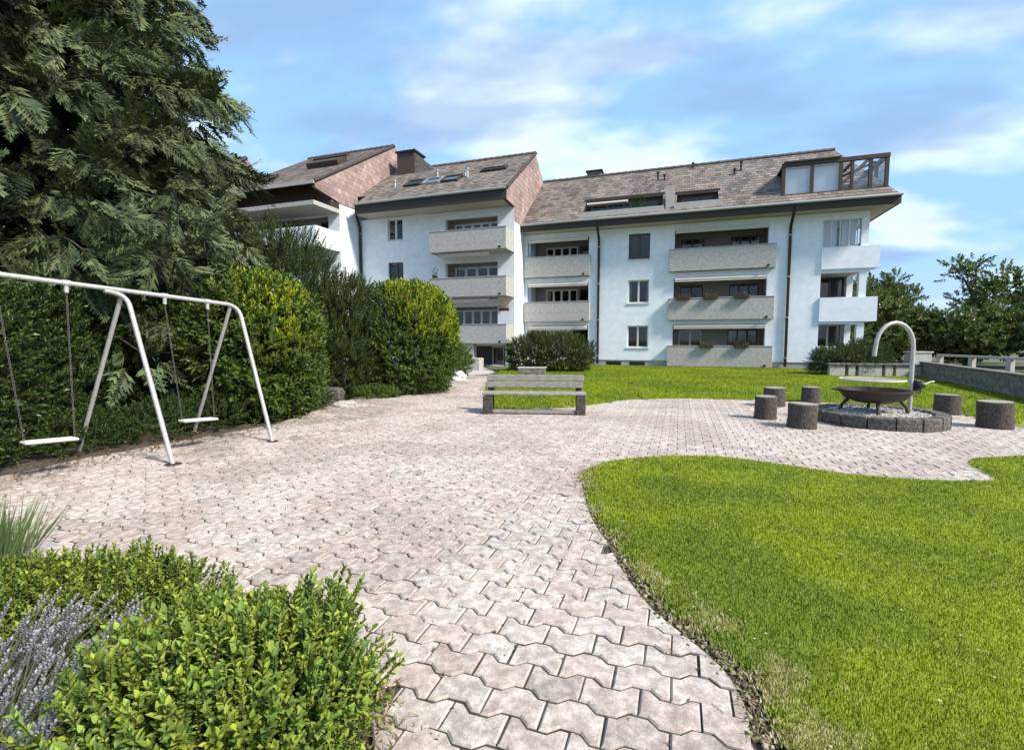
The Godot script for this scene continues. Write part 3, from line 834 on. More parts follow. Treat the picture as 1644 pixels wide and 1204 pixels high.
func block_right(pal: Array):
	var t := blk(-2.5, 0.0, "long lower white apartment block with wooden glass room on its roof end")
	var fl := [0.05, 2.75, 5.50]
	var s0 := -11.9; var s1 := 6.75; var top := 8.25
	var holes := []
	# windows
	var wins := []
	for q in [[376, 415], [450, 486], [523, 558]]:
		var a := fp(1010, q[0]); var b := fp(1043, q[1])
		wins.append([-5.36, -4.13, b.y, a.y])
	holes.append_array(wins)
	var ax0 := -11.7; var ax1 := -7.75      # loggias by the step
	var bx0 := -2.75; var bx1 := 2.12       # the long loggias
	var cx0 := 4.68; var cx1 := 6.42        # corner balconies
	for f in fl:
		holes.append([ax0, ax1, f, f + 2.42]); holes.append([bx0, bx1, f, f + 2.42])
		holes.append([cx0, cx1, f + 0.1, f + 2.36])
	var w := MB.new()
	wall_panel(w, Transform3D(), s0, s1, 0.35, top, 0.30, holes.filter(func(q): return q[2] > 0.35) + holes.filter(func(q): return q[2] <= 0.35).map(func(q): return [q[0], q[1], 0.3501, q[3]]))
	# right end wall with the corner openings, back wall
	var side := Transform3D(Basis(Vector3(0, 0, -1), Vector3(0, 1, 0), Vector3(1, 0, 0)), Vector3(s1, 0, 0))
	var sh := []
	for f in fl: sh.append([0.36, 2.1, f + 1.15 if f > 1 else 1.2, f + 2.36])
	wall_panel(w, side, 0.301, 9.6, 0.35, top, 0.30, sh)
	sbox(w, s0, s1, 0.35, top, -9.9, -9.601)
	sbox(w, s0, s0 + 0.3, 0.35, top, -9.6, -0.301)
	bobj("wall", w, M.plaster, t)
	var pl := MB.new()
	sbox(pl, s0 + 0.01, s1 - 0.04, -0.4, 0.35, -9.85, -0.04)
	bobj("plinth", pl, M.plinth, t)
	for q in [[-6.6, -5.7], [-5.2, -4.3]]:
		var cw := MB.new()
		sbox(cw, q[0], q[1], 0.03, 0.26, -0.05, -0.03)
		bobj("cellar_window", cw, M.metal_dark, t)
	interior(t, s0, s1, 0.4, top, 0.0, -9.6, [2.75, 5.5, 8.2])
	for k in 3:
		var q = wins[k]
		window(t, q[0], q[1], q[2], q[3], -0.12, 2, M.frame_white if k > 0 else M.frame_brown, true, "window", 0.12 if k == 1 else 0.0, 0.07)
	var kb := MB.new()    # a brown blind is down behind the top window
	sbox(kb, wins[0][0] + 0.1, wins[0][1] - 0.1, wins[0][2] + 0.1, wins[0][3] - 0.1, -0.26, -0.24)
	bobj("roller_blind", kb, plain(lin(0.10, 0.075, 0.06), 0.9), t)
	# loggias
	for k in 3:
		var f: float = fl[k]
		var top_h: float = f + 2.42
		var lo: float = max(f, 0.36)
		loggia(t, ax0, ax1, lo, top_h, 0.0, 1.5)
		loggia(t, bx0, bx1, lo, top_h, 0.0, 1.5)
		# by the step: a row of narrow windows and a dark door
		loggia_back(t, ax0, ax1, lo, top_h, -1.5, [[-10.9, -8.75, f + 0.95, f + 2.15], [-8.6, -7.9, lo + 0.02, f + 2.15]])
		window(t, -10.9, -8.75, f + 0.95, f + 2.15, -1.58, 4, M.frame_white, false, "window", 0.0, 0.09)
		window(t, -8.6, -7.9, lo + 0.02, f + 2.15, -1.58, 1, M.frame_brown, false, "balcony_door")
		if k == 0:
			var bl := MB.new()
			for j in 16: sbox(bl, ax0 + 0.15, -8.9, 0.75 + j * 0.105, 0.75 + j * 0.105 + 0.097, -0.9, -0.87)
			bobj("lowered_blind", bl, M.awning, t)
		# the long loggias: two glazed doors and panels between
		var hb := [[-2.4, -1.1, lo + 0.02, f + 2.12], [0.35, 1.95, lo + 0.02, f + 2.12]]
		loggia_back(t, bx0, bx1, lo, top_h, -1.5, hb)
		window(t, -2.4, -1.1, lo + 0.02, f + 2.12, -1.58, 2, M.frame_white if k == 0 else M.frame_brown, false, "balcony_door", 0.2 if k == 2 else 0.0)
		window(t, 0.35, 1.95, lo + 0.02, f + 2.12, -1.58, 3, M.frame_brown, false, "balcony_door", 0.14 if k != 1 else 0.0)
		var pt: float = [1.22, 3.94, 6.76][k]
		var pb: float = [0.05, 2.73, 5.51][k]
		var pa = parapet(t, ax0 - 0.12, ax1 + 0.12, pb, pt, 0.32, 0.004, M.concrete)
		var pbb = parapet(t, bx0 - 0.28, bx1 + 0.36, pb, pt, 0.32, 0.004, M.concrete)
		awning(t, ax0 + 0.1, ax1 - 0.05, top_h - 0.12, 0.14)
		awning(t, bx0 + 0.05, bx1 - 0.05, top_h - 0.12, 0.14)
		if k == 1:
			pass
		if k == 0:
			pass
		# corner balconies, plastered like the wall
		var cp := MB.new()
		var ph0: float = [0.36, 2.55, 5.3][k]
		var ph1: float = [1.24, 3.82, 6.43][k]
		sbox(cp, cx0 - 0.02, 7.25, ph0, ph1, 0.004, 0.10)
		sbox(cp, 7.15, 7.25, ph0, ph1, -2.3, 0.002)
		sbox(cp, s1 + 0.004, 7.148, ph0, ph1, -2.4, -2.302)
		sbox(cp, s1 + 0.004, 7.148, ph0 + 0.02, ph0 + 0.2, -2.3, 0.002)
		bobj("balcony_parapet", cp, M.plaster, t)
		var fl2 := MB.new()
		sbox(fl2, cx0 - 0.5, s1 - 0.31, f + 0.0 if f > 0.4 else 0.36, (f if f > 0.4 else 0.36) + 0.08, -2.6, -0.302)
		sbox(fl2, cx0 - 0.5, s1 - 0.31, f + 2.40, f + 2.48, -2.6, -0.302)
		sbox(fl2, cx0 - 0.5, cx0 - 0.4, f + 0.1, f + 2.4, -2.6, -0.302)
		sbox(fl2, cx0 - 0.39, s1 - 0.31, f + 0.1, f + 0.9, -2.6, -2.5)
		bobj("balcony_niche", fl2, M.concrete, t)
		window(t, cx0 - 0.35, s1 - 0.32, f + 0.9, f + 2.38, -2.5, 3, M.frame_brown if k > 0 else M.frame_white, false, "balcony_door", 0.1)
	# the top corner balcony is glazed in
	window(t, cx0 + 0.01, cx1 - 0.12, 6.45, 7.84, -0.08, 4, M.frame_white, false, "glazed_screen", 0.40, 0.04)
	# roof with two sunken terraces
	var oe := 0.9; var he := 8.65; var orr := -4.4; var hr := 12.85
	var X := slope(s0, oe, he, orr, hr)
	var sl := Vector2(oe - orr, hr - he).length()
	var r1 := [3.75, 8.4, 0.45, 2.75]
	var r2 := [9.2, 11.45, 0.62, 2.6]
	var hl := [rect(r1[0], r1[1], r1[2], r1[3]), rect(r2[0], r2[1], r2[2], r2[3])]
	var r = roof(t, s0, 7.75, oe, he, orr, hr, hl, pal, 1.65)
	for q in [r1, r2]:
		var b := MB.new()
		var lo: Vector3 = X * Vector3(q[0], q[2], 0); var hi: Vector3 = X * Vector3(q[1], q[3], 0)
		# back wall, cheeks, floor of the terrace
		sbox(b, lo.x, hi.x, lo.y - 0.5, hi.y - 0.12, hi.z - 0.15, hi.z - 0.05)
		for s in [lo.x - 0.08, hi.x]:
			var pp := PackedVector2Array([Vector2(-lo.z, lo.y - 0.5), Vector2(-hi.z, lo.y - 0.5), Vector2(-hi.z, hi.y - 0.05), Vector2(-lo.z, lo.y - 0.05)])
			b.prism(pp, Transform3D(Basis(Vector3(0, 0, -1), Vector3(0, 1, 0), Vector3(1, 0, 0)), Vector3(s + 0.08, 0, 0)), 0.08, 0.0, Color.WHITE, true)
		sbox(b, lo.x, hi.x, lo.y - 0.55, lo.y - 0.503, hi.z - 0.15, lo.z)
		bobj("roof_terrace", b, M.dark_wood, t)
		window(t, lo.x + 0.3, hi.x - 0.3, lo.y - 0.45, hi.y - 0.35, hi.z - 0.045 + 0.08, 4 if q == r1 else 2, M.frame_brown, false, "terrace_glazing")
		var par := MB.new()
		sbox(par, lo.x - 0.12, hi.x + 0.12, lo.y - 0.28, lo.y + 0.30, lo.z - 0.03, lo.z + 0.06)
		bobj("terrace_parapet", par, M.slab, t)
		var hd := MB.new()
		sbox(hd, lo.x - 0.1, hi.x + 0.1, hi.y - 0.12, hi.y + 0.09, hi.z - 0.15, hi.z + 0.12)
		bobj("terrace_lintel", hd, M.fascia, t)
	# rolled blind over the first terrace, pier between the two
	var lo1: Vector3 = X * Vector3(r1[0], r1[3], 0)
	var rb := MB.new()
	rb.tube([Vector3(lo1.x + 0.1, lo1.y - 0.3, lo1.z + 0.35), Vector3(lo1.x + 2.6, lo1.y - 0.3, lo1.z + 0.35)], [0.09, 0.09], 8)
	bobj("rolled_awning", rb, M.awning, t)
	var pr := MB.new()
	sbox(pr, -3.30, -2.85, 9.0, 10.35, -0.55, 0.35)
	bobj("pier", pr, M.slab, t)
	fascia(t, s0 + 0.02, 7.75, oe, he + 0.05, 8.27, 0.0)
	var fs := MB.new()
	sbox(fs, 7.63, 7.75, 8.27, he - 0.02, -9.7, oe - 0.13)
	bobj("fascia", fs, M.fascia, t)
	var so := MB.new()
	sbox(so, s1 + 0.01, 7.62, 8.27, 8.33, -9.7, -0.03)
	bobj("soffit", so, M.soffit, t)
	downpipe(t, -7.12, 0.0, 0.1, 8.0, oe)
	downpipe(t, 3.15, 0.0, 0.1, 8.0, oe)
	# vents and a flue
	for q in [[-3.9, -2.99, 11.73, 0.45], [-3.5, -2.9, 11.65, 0.3], [0.93, -3.08, 11.8, 0.5], [0.55, -2.7, 11.5, 0.3], [-1.8, -4.1, 12.6, 0.3]]:
		var v := MB.new()
		v.tube([Vector3(q[0], q[2] - 0.1, q[1]), Vector3(q[0], q[2] + q[3], q[1])], [0.06, 0.06], 8)
		v.tube([Vector3(q[0], q[2] + q[3], q[1]), Vector3(q[0], q[2] + q[3] + 0.1, q[1])], [0.10, 0.08], 8)
		bobj("vent_pipe", v, M.metal_dark, t)
	var ch := MB.new()
	sbox(ch, -8.7, -7.75, 12.2, 13.2, -4.9, -4.3)
	var chm := bobj("chimney", ch, M.old_concrete, t)
	var cc := MB.new()
	sbox(cc, -8.8, -7.65, 13.202, 13.3, -5.0, -4.2)
	bobj("cap", cc, M.metal_dark, t, chm)
	# the wooden glass room at the end of the roof
	var a0 := 2.72; var a1 := 7.35; var fz := 0.12; var bz := -2.9; var y0 := 9.28; var y1 := 10.9
	var fm := MB.new()
	for x in [a0, 4.05, 5.35, 5.85, 6.65, a1]:
		var wd := 0.16 if x != 5.85 else 0.12
		sbox(fm, x - wd * 0.5, x + wd * 0.5, y0, y1 - 0.12, fz - 0.14, fz)
	sbox(fm, a0 - 0.1, a1 + 0.1, y1 - 0.12, y1 + 0.08, fz - 0.16, fz + 0.02)
	sbox(fm, a0 - 0.1, a1 + 0.1, y0 - 0.12, y0 + 0.06, fz - 0.15, fz + 0.01)
	for z in [-1.4, bz]:
		sbox(fm, a1 - 0.08, a1 + 0.08, y0, y1 - 0.12, z - 0.07, z + 0.07)
	sbox(fm, a1 - 0.09, a1 + 0.09, y1 - 0.12, y1 + 0.08, bz, fz - 0.162)
	sbox(fm, a1 - 0.09, a1 + 0.09, y0 - 0.12, y0 + 0.06, bz, fz - 0.152)
	var fmo := bobj("glass_room", fm, M.dark_wood, t)
	for x in [3.3, 4.05, 4.7, 5.35, 6.0, 6.65]:
		var rf := MB.new()
		rf.box(Vector3(x, y1 - 0.02, (fz + bz) * 0.5 - 0.1), Vector3(0.09, 0.14, fz - bz - 0.3))
		bobj("rafter", rf, M.dark_wood, t, fmo)
	for q in [[a0 + 0.08, 3.97], [4.13, 5.27], [5.91, 6.57], [6.73, a1 - 0.08]]:
		var p := MB.new()
		sbox(p, q[0], q[1], y0 + 0.06, y1 - 0.12, fz - 0.08, fz - 0.07)
		bobj("pane", p, M.clear_glass, t, fmo)
		if q[1] < 5.3:
			var cu := MB.new()
			sbox(cu, q[0] + 0.04, q[1] - 0.04, y0 + 0.08, y1 - 0.2, fz - 0.20, fz - 0.19)
			bobj("white_blind", cu, plain(lin(0.68, 0.74, 0.82), 0.9), t, fmo)
			var fw := MB.new()
			for e in [[q[0], q[0] + 0.07, y0 + 0.06, y1 - 0.12], [q[1] - 0.07, q[1], y0 + 0.06, y1 - 0.12], [q[0] + 0.07, q[1] - 0.07, y0 + 0.06, y0 + 0.13], [q[0] + 0.07, q[1] - 0.07, y1 - 0.19, y1 - 0.12]]:
				sbox(fw, e[0], e[1], e[2], e[3], fz - 0.11, fz - 0.085)
			bobj("sash", fw, M.frame_white, t, fmo)
	for z in [[-1.33, fz - 0.15], [bz + 0.07, -1.47]]:
		var p := MB.new()
		sbox(p, a1 - 0.005, a1 + 0.005, y0 + 0.06, y1 - 0.12, z[0], z[1])
		bobj("pane", p, M.glass, t, fmo)
	var rp := MB.new()
	sbox(rp, a0, 5.3, y1 + 0.082, y1 + 0.16, bz - 0.6, fz + 0.1)
	bobj("room_roof", rp, M.fascia, t, fmo)
	var br := MB.new()
	br.tube([Vector3(5.4, y0 + 0.9, fz - 0.9), Vector3(7.0, y1 - 0.15, fz - 0.5)], [0.06, 0.06], 6)
	br.tube([Vector3(5.85, y0 + 0.75, bz + 0.8), Vector3(7.25, y1 - 0.1, bz + 1.6)], [0.06, 0.06], 6)
	bobj("brace", br, M.dark_wood, t, fmo)
	var ck := MB.new()      # inner end wall of the room, seen through the glass
	sbox(ck, 5.42, 5.5, y0, y1 - 0.13, bz + 0.1, fz - 0.9)
	bobj("inner_wall", ck, M.plaster, t, fmo)

func block_middle(pal: Array, pink: Array):
	var t := blk(-17.0, 2.0, "middle white apartment block with grey balconies above the entrance pillar")
	var s0 := -23.0; var s1 := -11.9; var of := 2.0; var top := 9.6
	var fl := [1.35, 4.10, 6.85]
	var b0 := -16.55; var b1 := -13.0
	var holes := []
	var wins := []
	for q in [[352, 385], [422, 458]]:
		var a := fp(622, q[0], of); var b := fp(647, q[1], of)
		wins.append([-20.8, -19.65, b.y, a.y])
	wins.append([-20.8, -19.65, 2.4, 3.75])
	holes.append_array(wins)
	for f in fl: holes.append([b0, b1, f, f + 2.3])
	holes.append([-16.4, -12.5, 0.0, 1.2])
	var w := MB.new()
	wall_panel(w, Transform3D(Basis(), Vector3(0, 0, of)), s0, s1, -0.3, top, 0.3, holes)
	sbox(w, s1 - 0.3, s1, -0.3, top, -7.6, of - 0.301)
	sbox(w, s0, s1, -0.3, top, -7.9, -7.601)
	bobj("wall", w, M.plaster, t)
	interior(t, s0, s1, -0.2, top, of, -7.6, [1.3, 4.05, 6.8, 9.5])
	for k in 3:
		var q = wins[k]
		window(t, q[0], q[1], q[2], q[3], of - 0.12, 2, M.frame_white if k != 1 else M.frame_brown, true, "window", 0.0, 0.09)
	for k in 3:
		var f: float = fl[k]
		loggia(t, b0, b1, f, f + 2.3, of, 0.8)
		loggia_back(t, b0, b1, f, f + 2.3, of - 0.8, [[-16.3, -13.2, f + 0.5, f + 2.15]])
		window(t, -16.3, -13.2, f + 0.5, f + 2.15, of - 0.88, 5 if k != 1 else 4, M.frame_white, false, "window", 0.06 if k == 1 else 0.0, 0.11)
		var pt: float = [2.48, 5.27, 8.07][k]
		var pb: float = [1.37, 4.15, 6.84][k]
		var p = parapet(t, -16.9, -11.905, pb, pt, 3.5, of + 0.004, M.concrete)
		if k > 0: awning(t, b0 + 0.1, b1 - 0.1, f - 0.12 - 0.02, 3.2)
		if k == 1:
			pass
	# entrance: pillar, dark niche, door
	var pil := MB.new()
	pil.cbox(Vector3(-14.3, 0.55, 3.1), Vector3(0.5, 1.6, 0.5), 0.03)
	bobj("entrance_pillar", pil, M.concrete, t)
	var nb := MB.new()
	sbox(nb, -16.4, -12.5, -0.2, 1.2, of - 1.5, of - 1.45)
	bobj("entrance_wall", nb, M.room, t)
	window(t, -13.6, -12.8, 0.0, 1.15, of - 0.6, 1, M.frame_white, false, "entrance_door")
	# roof
	var oe := 3.5; var he := 10.2; var orr := -2.4; var hr := 14.18
	var X := slope(s0, oe, he, orr, hr)
	roof(t, s0 + 0.75, s1, oe, he, orr, hr, [], pal)
	fascia(t, s0 + 0.75, s1, oe, he + 0.05, 9.62, of)
	# a narrow strip of roof against the taller neighbour
	var st := MB.new()
	var so := MB.new()
	so.prism(rect(0, 0.745, 1.6, 7.1), X, 0.1, 0.0, Color.WHITE, true)
	var sr := bobj("roof_strip", so, M.substrate, t)
	tiles(st, X, rect(0, 0.745, 1.6, 7.1), [], 0.3, 0.34, pal)
	var stt := bobj("roof_tiles", st, M.tile, t, sr); stt.set_meta("kind", "stuff")
	gable(t, s1, [[3.45, 10.13], [orr, hr - 0.05], [-8.2, 10.2], [-8.2, 9.0], [3.45, 9.62], [2.0, 9.4]].slice(0, 3) + [[-8.2, 8.7], [1.99, 8.7], [2.0, 9.55], [3.45, 9.6]], pink)
	barge(t, s1 + 0.03, Vector2(3.5, 10.24), Vector2(orr, hr + 0.03))
	downpipe(t, s0 + 0.12, of, 0.1, 9.5, of + 0.5)
	# roof windows
	for q in [[3.0, 7.1, 2.6, 3.7, 3], [8.1, 10.0, 3.9, 4.5, 1]]:
		for k in q[4]:
			var a: float = lerp(q[0], q[1], float(k) / q[4]) + 0.08; var b: float = lerp(q[0], q[1], float(k + 1) / q[4]) - 0.08
			var m := MB.new()
			for e in [[a, a + 0.09, q[2], q[3]], [b - 0.09, b, q[2], q[3]], [a + 0.09, b - 0.09, q[2], q[2] + 0.09], [a + 0.09, b - 0.09, q[3] - 0.16, q[3]]]:
				m.box(X * Vector3((e[0] + e[1]) * 0.5, (e[2] + e[3]) * 0.5, 0.09), Vector3(e[1] - e[0], e[3] - e[2], 0.16), X.basis)
			var rw := bobj("roof_window", m, M.fascia if k != 1 else M.zinc, t)
			var gl := MB.new()
			gl.box(X * Vector3((a + b) * 0.5, (q[2] + q[3]) * 0.5, 0.11), Vector3(b - a - 0.19, q[3] - q[2] - 0.26, 0.012), X.basis)
			bobj("pane", gl, M.mirror_glass if M.has("mirror_glass") else roof_glass(), t, rw)
	for q in [[7.5, 3.2, 0.5], [7.2, 3.6, 0.3], [4.9, 4.2, 0.4], [2.2, 3.0, 0.35]]:
		var v := MB.new()
		var p: Vector3 = X * Vector3(q[0], q[1], 0)
		v.tube([p - Vector3(0, 0.1, 0), p + Vector3(0, q[2], 0)], [0.08, 0.08], 8)
		v.tube([p + Vector3(0, q[2], 0), p + Vector3(0, q[2] + 0.1, 0)], [0.13, 0.1], 8)
		bobj("vent_pipe", v, M.zinc, t)
	# the lift house by the step in the roof
	var ch := MB.new()
	sbox(ch, -22.2, -20.75, 12.6, 15.15, -2.9, -1.5)
	var c := bobj("chimney", ch, M.substrate, t)
	var cp := MB.new()
	sbox(cp, -22.3, -20.65, 15.152, 15.27, -3.0, -1.4)
	bobj("cap", cp, M.metal_dark, t, c)
	var fl3 := MB.new()
	fl3.tube([Vector3(-21.9, 15.27, -2.2), Vector3(-21.9, 15.9, -2.2)], [0.05, 0.05], 6)
	bobj("flue", fl3, M.zinc, t, c)
	var lean := MB.new()
	var lp := PackedVector2Array([Vector2(-20.75, 12.6), Vector2(-19.3, 12.6), Vector2(-19.3, 13.9), Vector2(-20.75, 15.0)])
	lean.prism(lp, Transform3D(Basis(), Vector3(0, 0, -1.62)), 1.2, 0.0, Color.WHITE, true)
	bobj("lean_to", lean, M.old_concrete, t)
func roof_glass() -> StandardMaterial3D:
	var m := plain(lin(0.05, 0.06, 0.07), 0.04)
	m.metallic_specular = 1.0
	M.mirror_glass = m
	return m

func block_left(pal: Array, pink: Array):
	var t := blk(-27.0, 4.0, "tall white apartment block with pink tiled gable behind dark shrubs")
	var s0 := -31.0; var s1 := -23.0; var of := 4.0; var top := 10.2
	var fl := [1.9, 4.6, 7.3]
	var w := MB.new()
	var holes := []
	for f in fl: holes.append([-30.2, -23.9, f, f + 2.25])
	wall_panel(w, Transform3D(Basis(), Vector3(0, 0, of)), s0, s1, -0.3, top, 0.3, holes)
	sbox(w, s1 - 0.3, s1, -0.3, top, -7.6, of - 0.301)
	sbox(w, s0, s1, -0.3, top, -7.9, -7.601)
	bobj("wall", w, M.plaster, t)
	interior(t, s0, s1, -0.2, top, of, -7.6, [1.8, 4.5, 7.2, 9.9])
	for k in 3:
		var f: float = fl[k]
		loggia(t, -30.2, -23.9, f, f + 2.25, of, 0.8)
		loggia_back(t, -30.2, -23.9, f, f + 2.25, of - 0.8, [[-29.2, -26.6, f + 0.3, f + 2.1], [-25.2, -24.2, f + 0.02, f + 2.1]])
		window(t, -29.2, -26.6, f + 0.3, f + 2.1, of - 0.88, 4, M.frame_brown, false)
		window(t, -25.2, -24.2, f + 0.02, f + 2.1, of - 0.88, 1, M.frame_brown, false, "balcony_door")
		parapet(t, -30.6, s1 - 0.005, f - 0.1, f + 1.1, 6.2, of + 0.004, M.plaster, true, false)
	# roof slab over the top balcony, with a shaded strip of attic glazing above it
	var sl := MB.new()
	sbox(sl, s0, s1 - 0.01, 9.6, 9.85, of + 0.01, 6.3)
	bobj("balcony_roof", sl, M.concrete, t)
	var at := MB.new()
	sbox(at, s0, s1 - 0.21, 9.853, 11.62, 4.7, 4.8)
	sbox(at, s1 - 0.19, s1 - 0.02, 9.853, 10.22, 4.012, 4.8)
	sbox(at, s1 - 0.209, s1 - 0.203, 9.853, 11.5, 4.5, 4.8)
	bobj("attic_front", at, M.dark_wood, t)
	var oe := 6.2; var he := 10.95; var orr := -2.36; var hr := 16.07
	roof(t, s0, s1, oe, he, orr, hr, [], pal)
	var ed := MB.new()
	sbox(ed, s0, s1, he - 0.12, he + 0.06, oe - 0.02, oe + 0.08)
	bobj("eave_board", ed, M.slab, t)
	gable(t, s1, [[oe - 0.03, he - 0.05], [orr, hr - 0.06], [-8.6, 12.3], [-8.6, 10.25], [of, 10.25], [oe - 0.03, he - 0.35]], pink)
	barge(t, s1 + 0.03, Vector2(oe, he + 0.02), Vector2(orr, hr + 0.03))
	# dark dormer slot
	var X := slope(s0, oe, he, orr, hr)
	var dm := MB.new()
	dm.box(X * Vector3(5.3, 5.2, 0.18), Vector3(2.6, 1.1, 0.4), X.basis)
	bobj("dormer", dm, M.dark_wood, t)
	var dr := MB.new()
	dr.box(X * Vector3(5.3, 5.85, 0.42), Vector3(2.9, 0.3, 0.1), X.basis)
	bobj("dormer_roof", dr, M.fascia, t)

func block_far(pal: Array, pink: Array):
	var t := blk(-35.0, 6.5, "farthest white apartment block mostly hidden by the big conifer")
	var s0 := -40.0; var s1 := -31.05; var of := 6.5
	var w := MB.new()
	var q := [-36.0, -34.5, 8.0, 9.4]
	wall_panel(w, Transform3D(Basis(), Vector3(0, 0, of)), s0, s1, -0.3, 10.6, 0.3, [q])
	sbox(w, s1 - 0.3, s1, -0.3, 10.6, -1.0, of - 0.301)
	sbox(w, s0, s1, -0.3, 10.6, -1.3, -1.001)
	bobj("wall", w, M.plaster, t)
	window(t, q[0], q[1], q[2], q[3], of - 0.12, 2, M.frame_brown)
	roof(t, s0, s1, 8.0, 10.8, 3.6, 14.1, [], pal)
	fascia(t, s0, s1, 8.0, 10.85, 10.4, of)
	gable(t, s1, [[7.9, 10.75], [3.6, 14.04], [-0.7, 10.75], [-0.7, 10.55], [7.9, 10.55]], pink)
	barge(t, s1 + 0.03, Vector2(8.0, 10.84), Vector2(3.6, 14.13))

# ------------------------------------------------------------------ garden walls at the right
func walls_right():
	var t := thing("retaining_wall", "low weathered concrete wall along the lawn's far right side", "wall", Vector3(17.7, 0, -20.6))
	var a := Vector3(17.7, 0, -20.6); var b := Vector3(12.6, 0, -10.2)
	var dirn := (b - a).normalized()
	var n := 5
	for k in n:
		var p := a.lerp(b, float(k) / n); var q := a.lerp(b, float(k + 1) / n)
		var c := (p + q) * 0.5 - a
		var B := Basis(Vector3(dirn.x, 0, dirn.z), Vector3.UP, Vector3(-dirn.z, 0, dirn.x))
		var m := MB.new()
		m.cbox(Vector3(c.x, 0.22, c.z), Vector3(p.distance_to(q) - 0.015, 0.78, 0.25), 0.015, B)
		obj("wall_panel", m, M.old_concrete, t)
		var cp := MB.new()
		cp.cbox(Vector3(c.x, 0.635, c.z), Vector3(p.distance_to(q) - 0.004, 0.05, 0.31), 0.01, B)
		obj("coping", cp, M.old_concrete, t)
	# pale rail fence behind
	var r := thing("rail_fence", "pale low rail fence on short posts behind the concrete wall", "fence", Vector3(21.0, 0, -23.5))
	var e := Vector3(4.6, 0, 8.2) * Vector3(1, 1, 1)
	var f0 := Vector3(0, 0, 0); var f1 := Vector3(-1.2, 0, 9.5)
	for k in 6:
		var p := f0.lerp(f1, k / 5.0)
		var m := MB.new()
		m.cbox(p + Vector3(0, 0.35, 0), Vector3(0.2, 0.85, 0.2), 0.01)
		obj("post", m, M.slab, r)
	for y in [0.80]:
		var m := MB.new()
		var mid := (f0 + f1) * 0.5
		var d := (f1 - f0).normalized()
		m.cbox(Vector3(mid.x, y + 0.03, mid.z), Vector3(0.16, 0.10, f0.distance_to(f1) + 0.3), 0.01, Basis(Vector3(d.z, 0, -d.x), Vector3.UP, d))
		obj("rail", m, M.slab, r)
	# terrace edge before the house corner
	var w := thing("terrace_wall", "low pale terrace wall with dark slots below the juniper", "wall", Vector3(13.9, 0, -21.0))
	var tot := 3.6
	for q in [[0.0, 0.62], [0.74, 1.02], [1.14, 2.05], [2.17, 2.45], [2.57, 3.6]]:
		var m := MB.new()
		m.cbox(Vector3((q[0] + q[1]) * 0.5, 0.24, (q[0] + q[1]) * 0.08), Vector3(q[1] - q[0], 0.5, 0.2), 0.01, Basis(Vector3.UP, -0.16))
		obj("wall_block", m, M.pale_stone, w)
	var cp := MB.new()
	cp.cbox(Vector3(1.8, 0.535, 0.29), Vector3(3.75, 0.07, 0.34), 0.01, Basis(Vector3.UP, -0.16))
	obj("coping", cp, M.old_concrete, w)
	var pl := thing("concrete_pier", "squat grey concrete pier at the end of the low wall", "pier", Vector3(18.3, 0, -21.6))
	var pm := MB.new()
	pm.cbox(Vector3(0, 0.5, 0), Vector3(0.85, 1.0, 0.5), 0.02)
	obj("shaft", pm, M.plinth, pl)
	var pc := MB.new()
	pc.cbox(Vector3(0, 1.03, 0), Vector3(0.93, 0.06, 0.58), 0.01)
	obj("cap", pc, M.slab, pl)

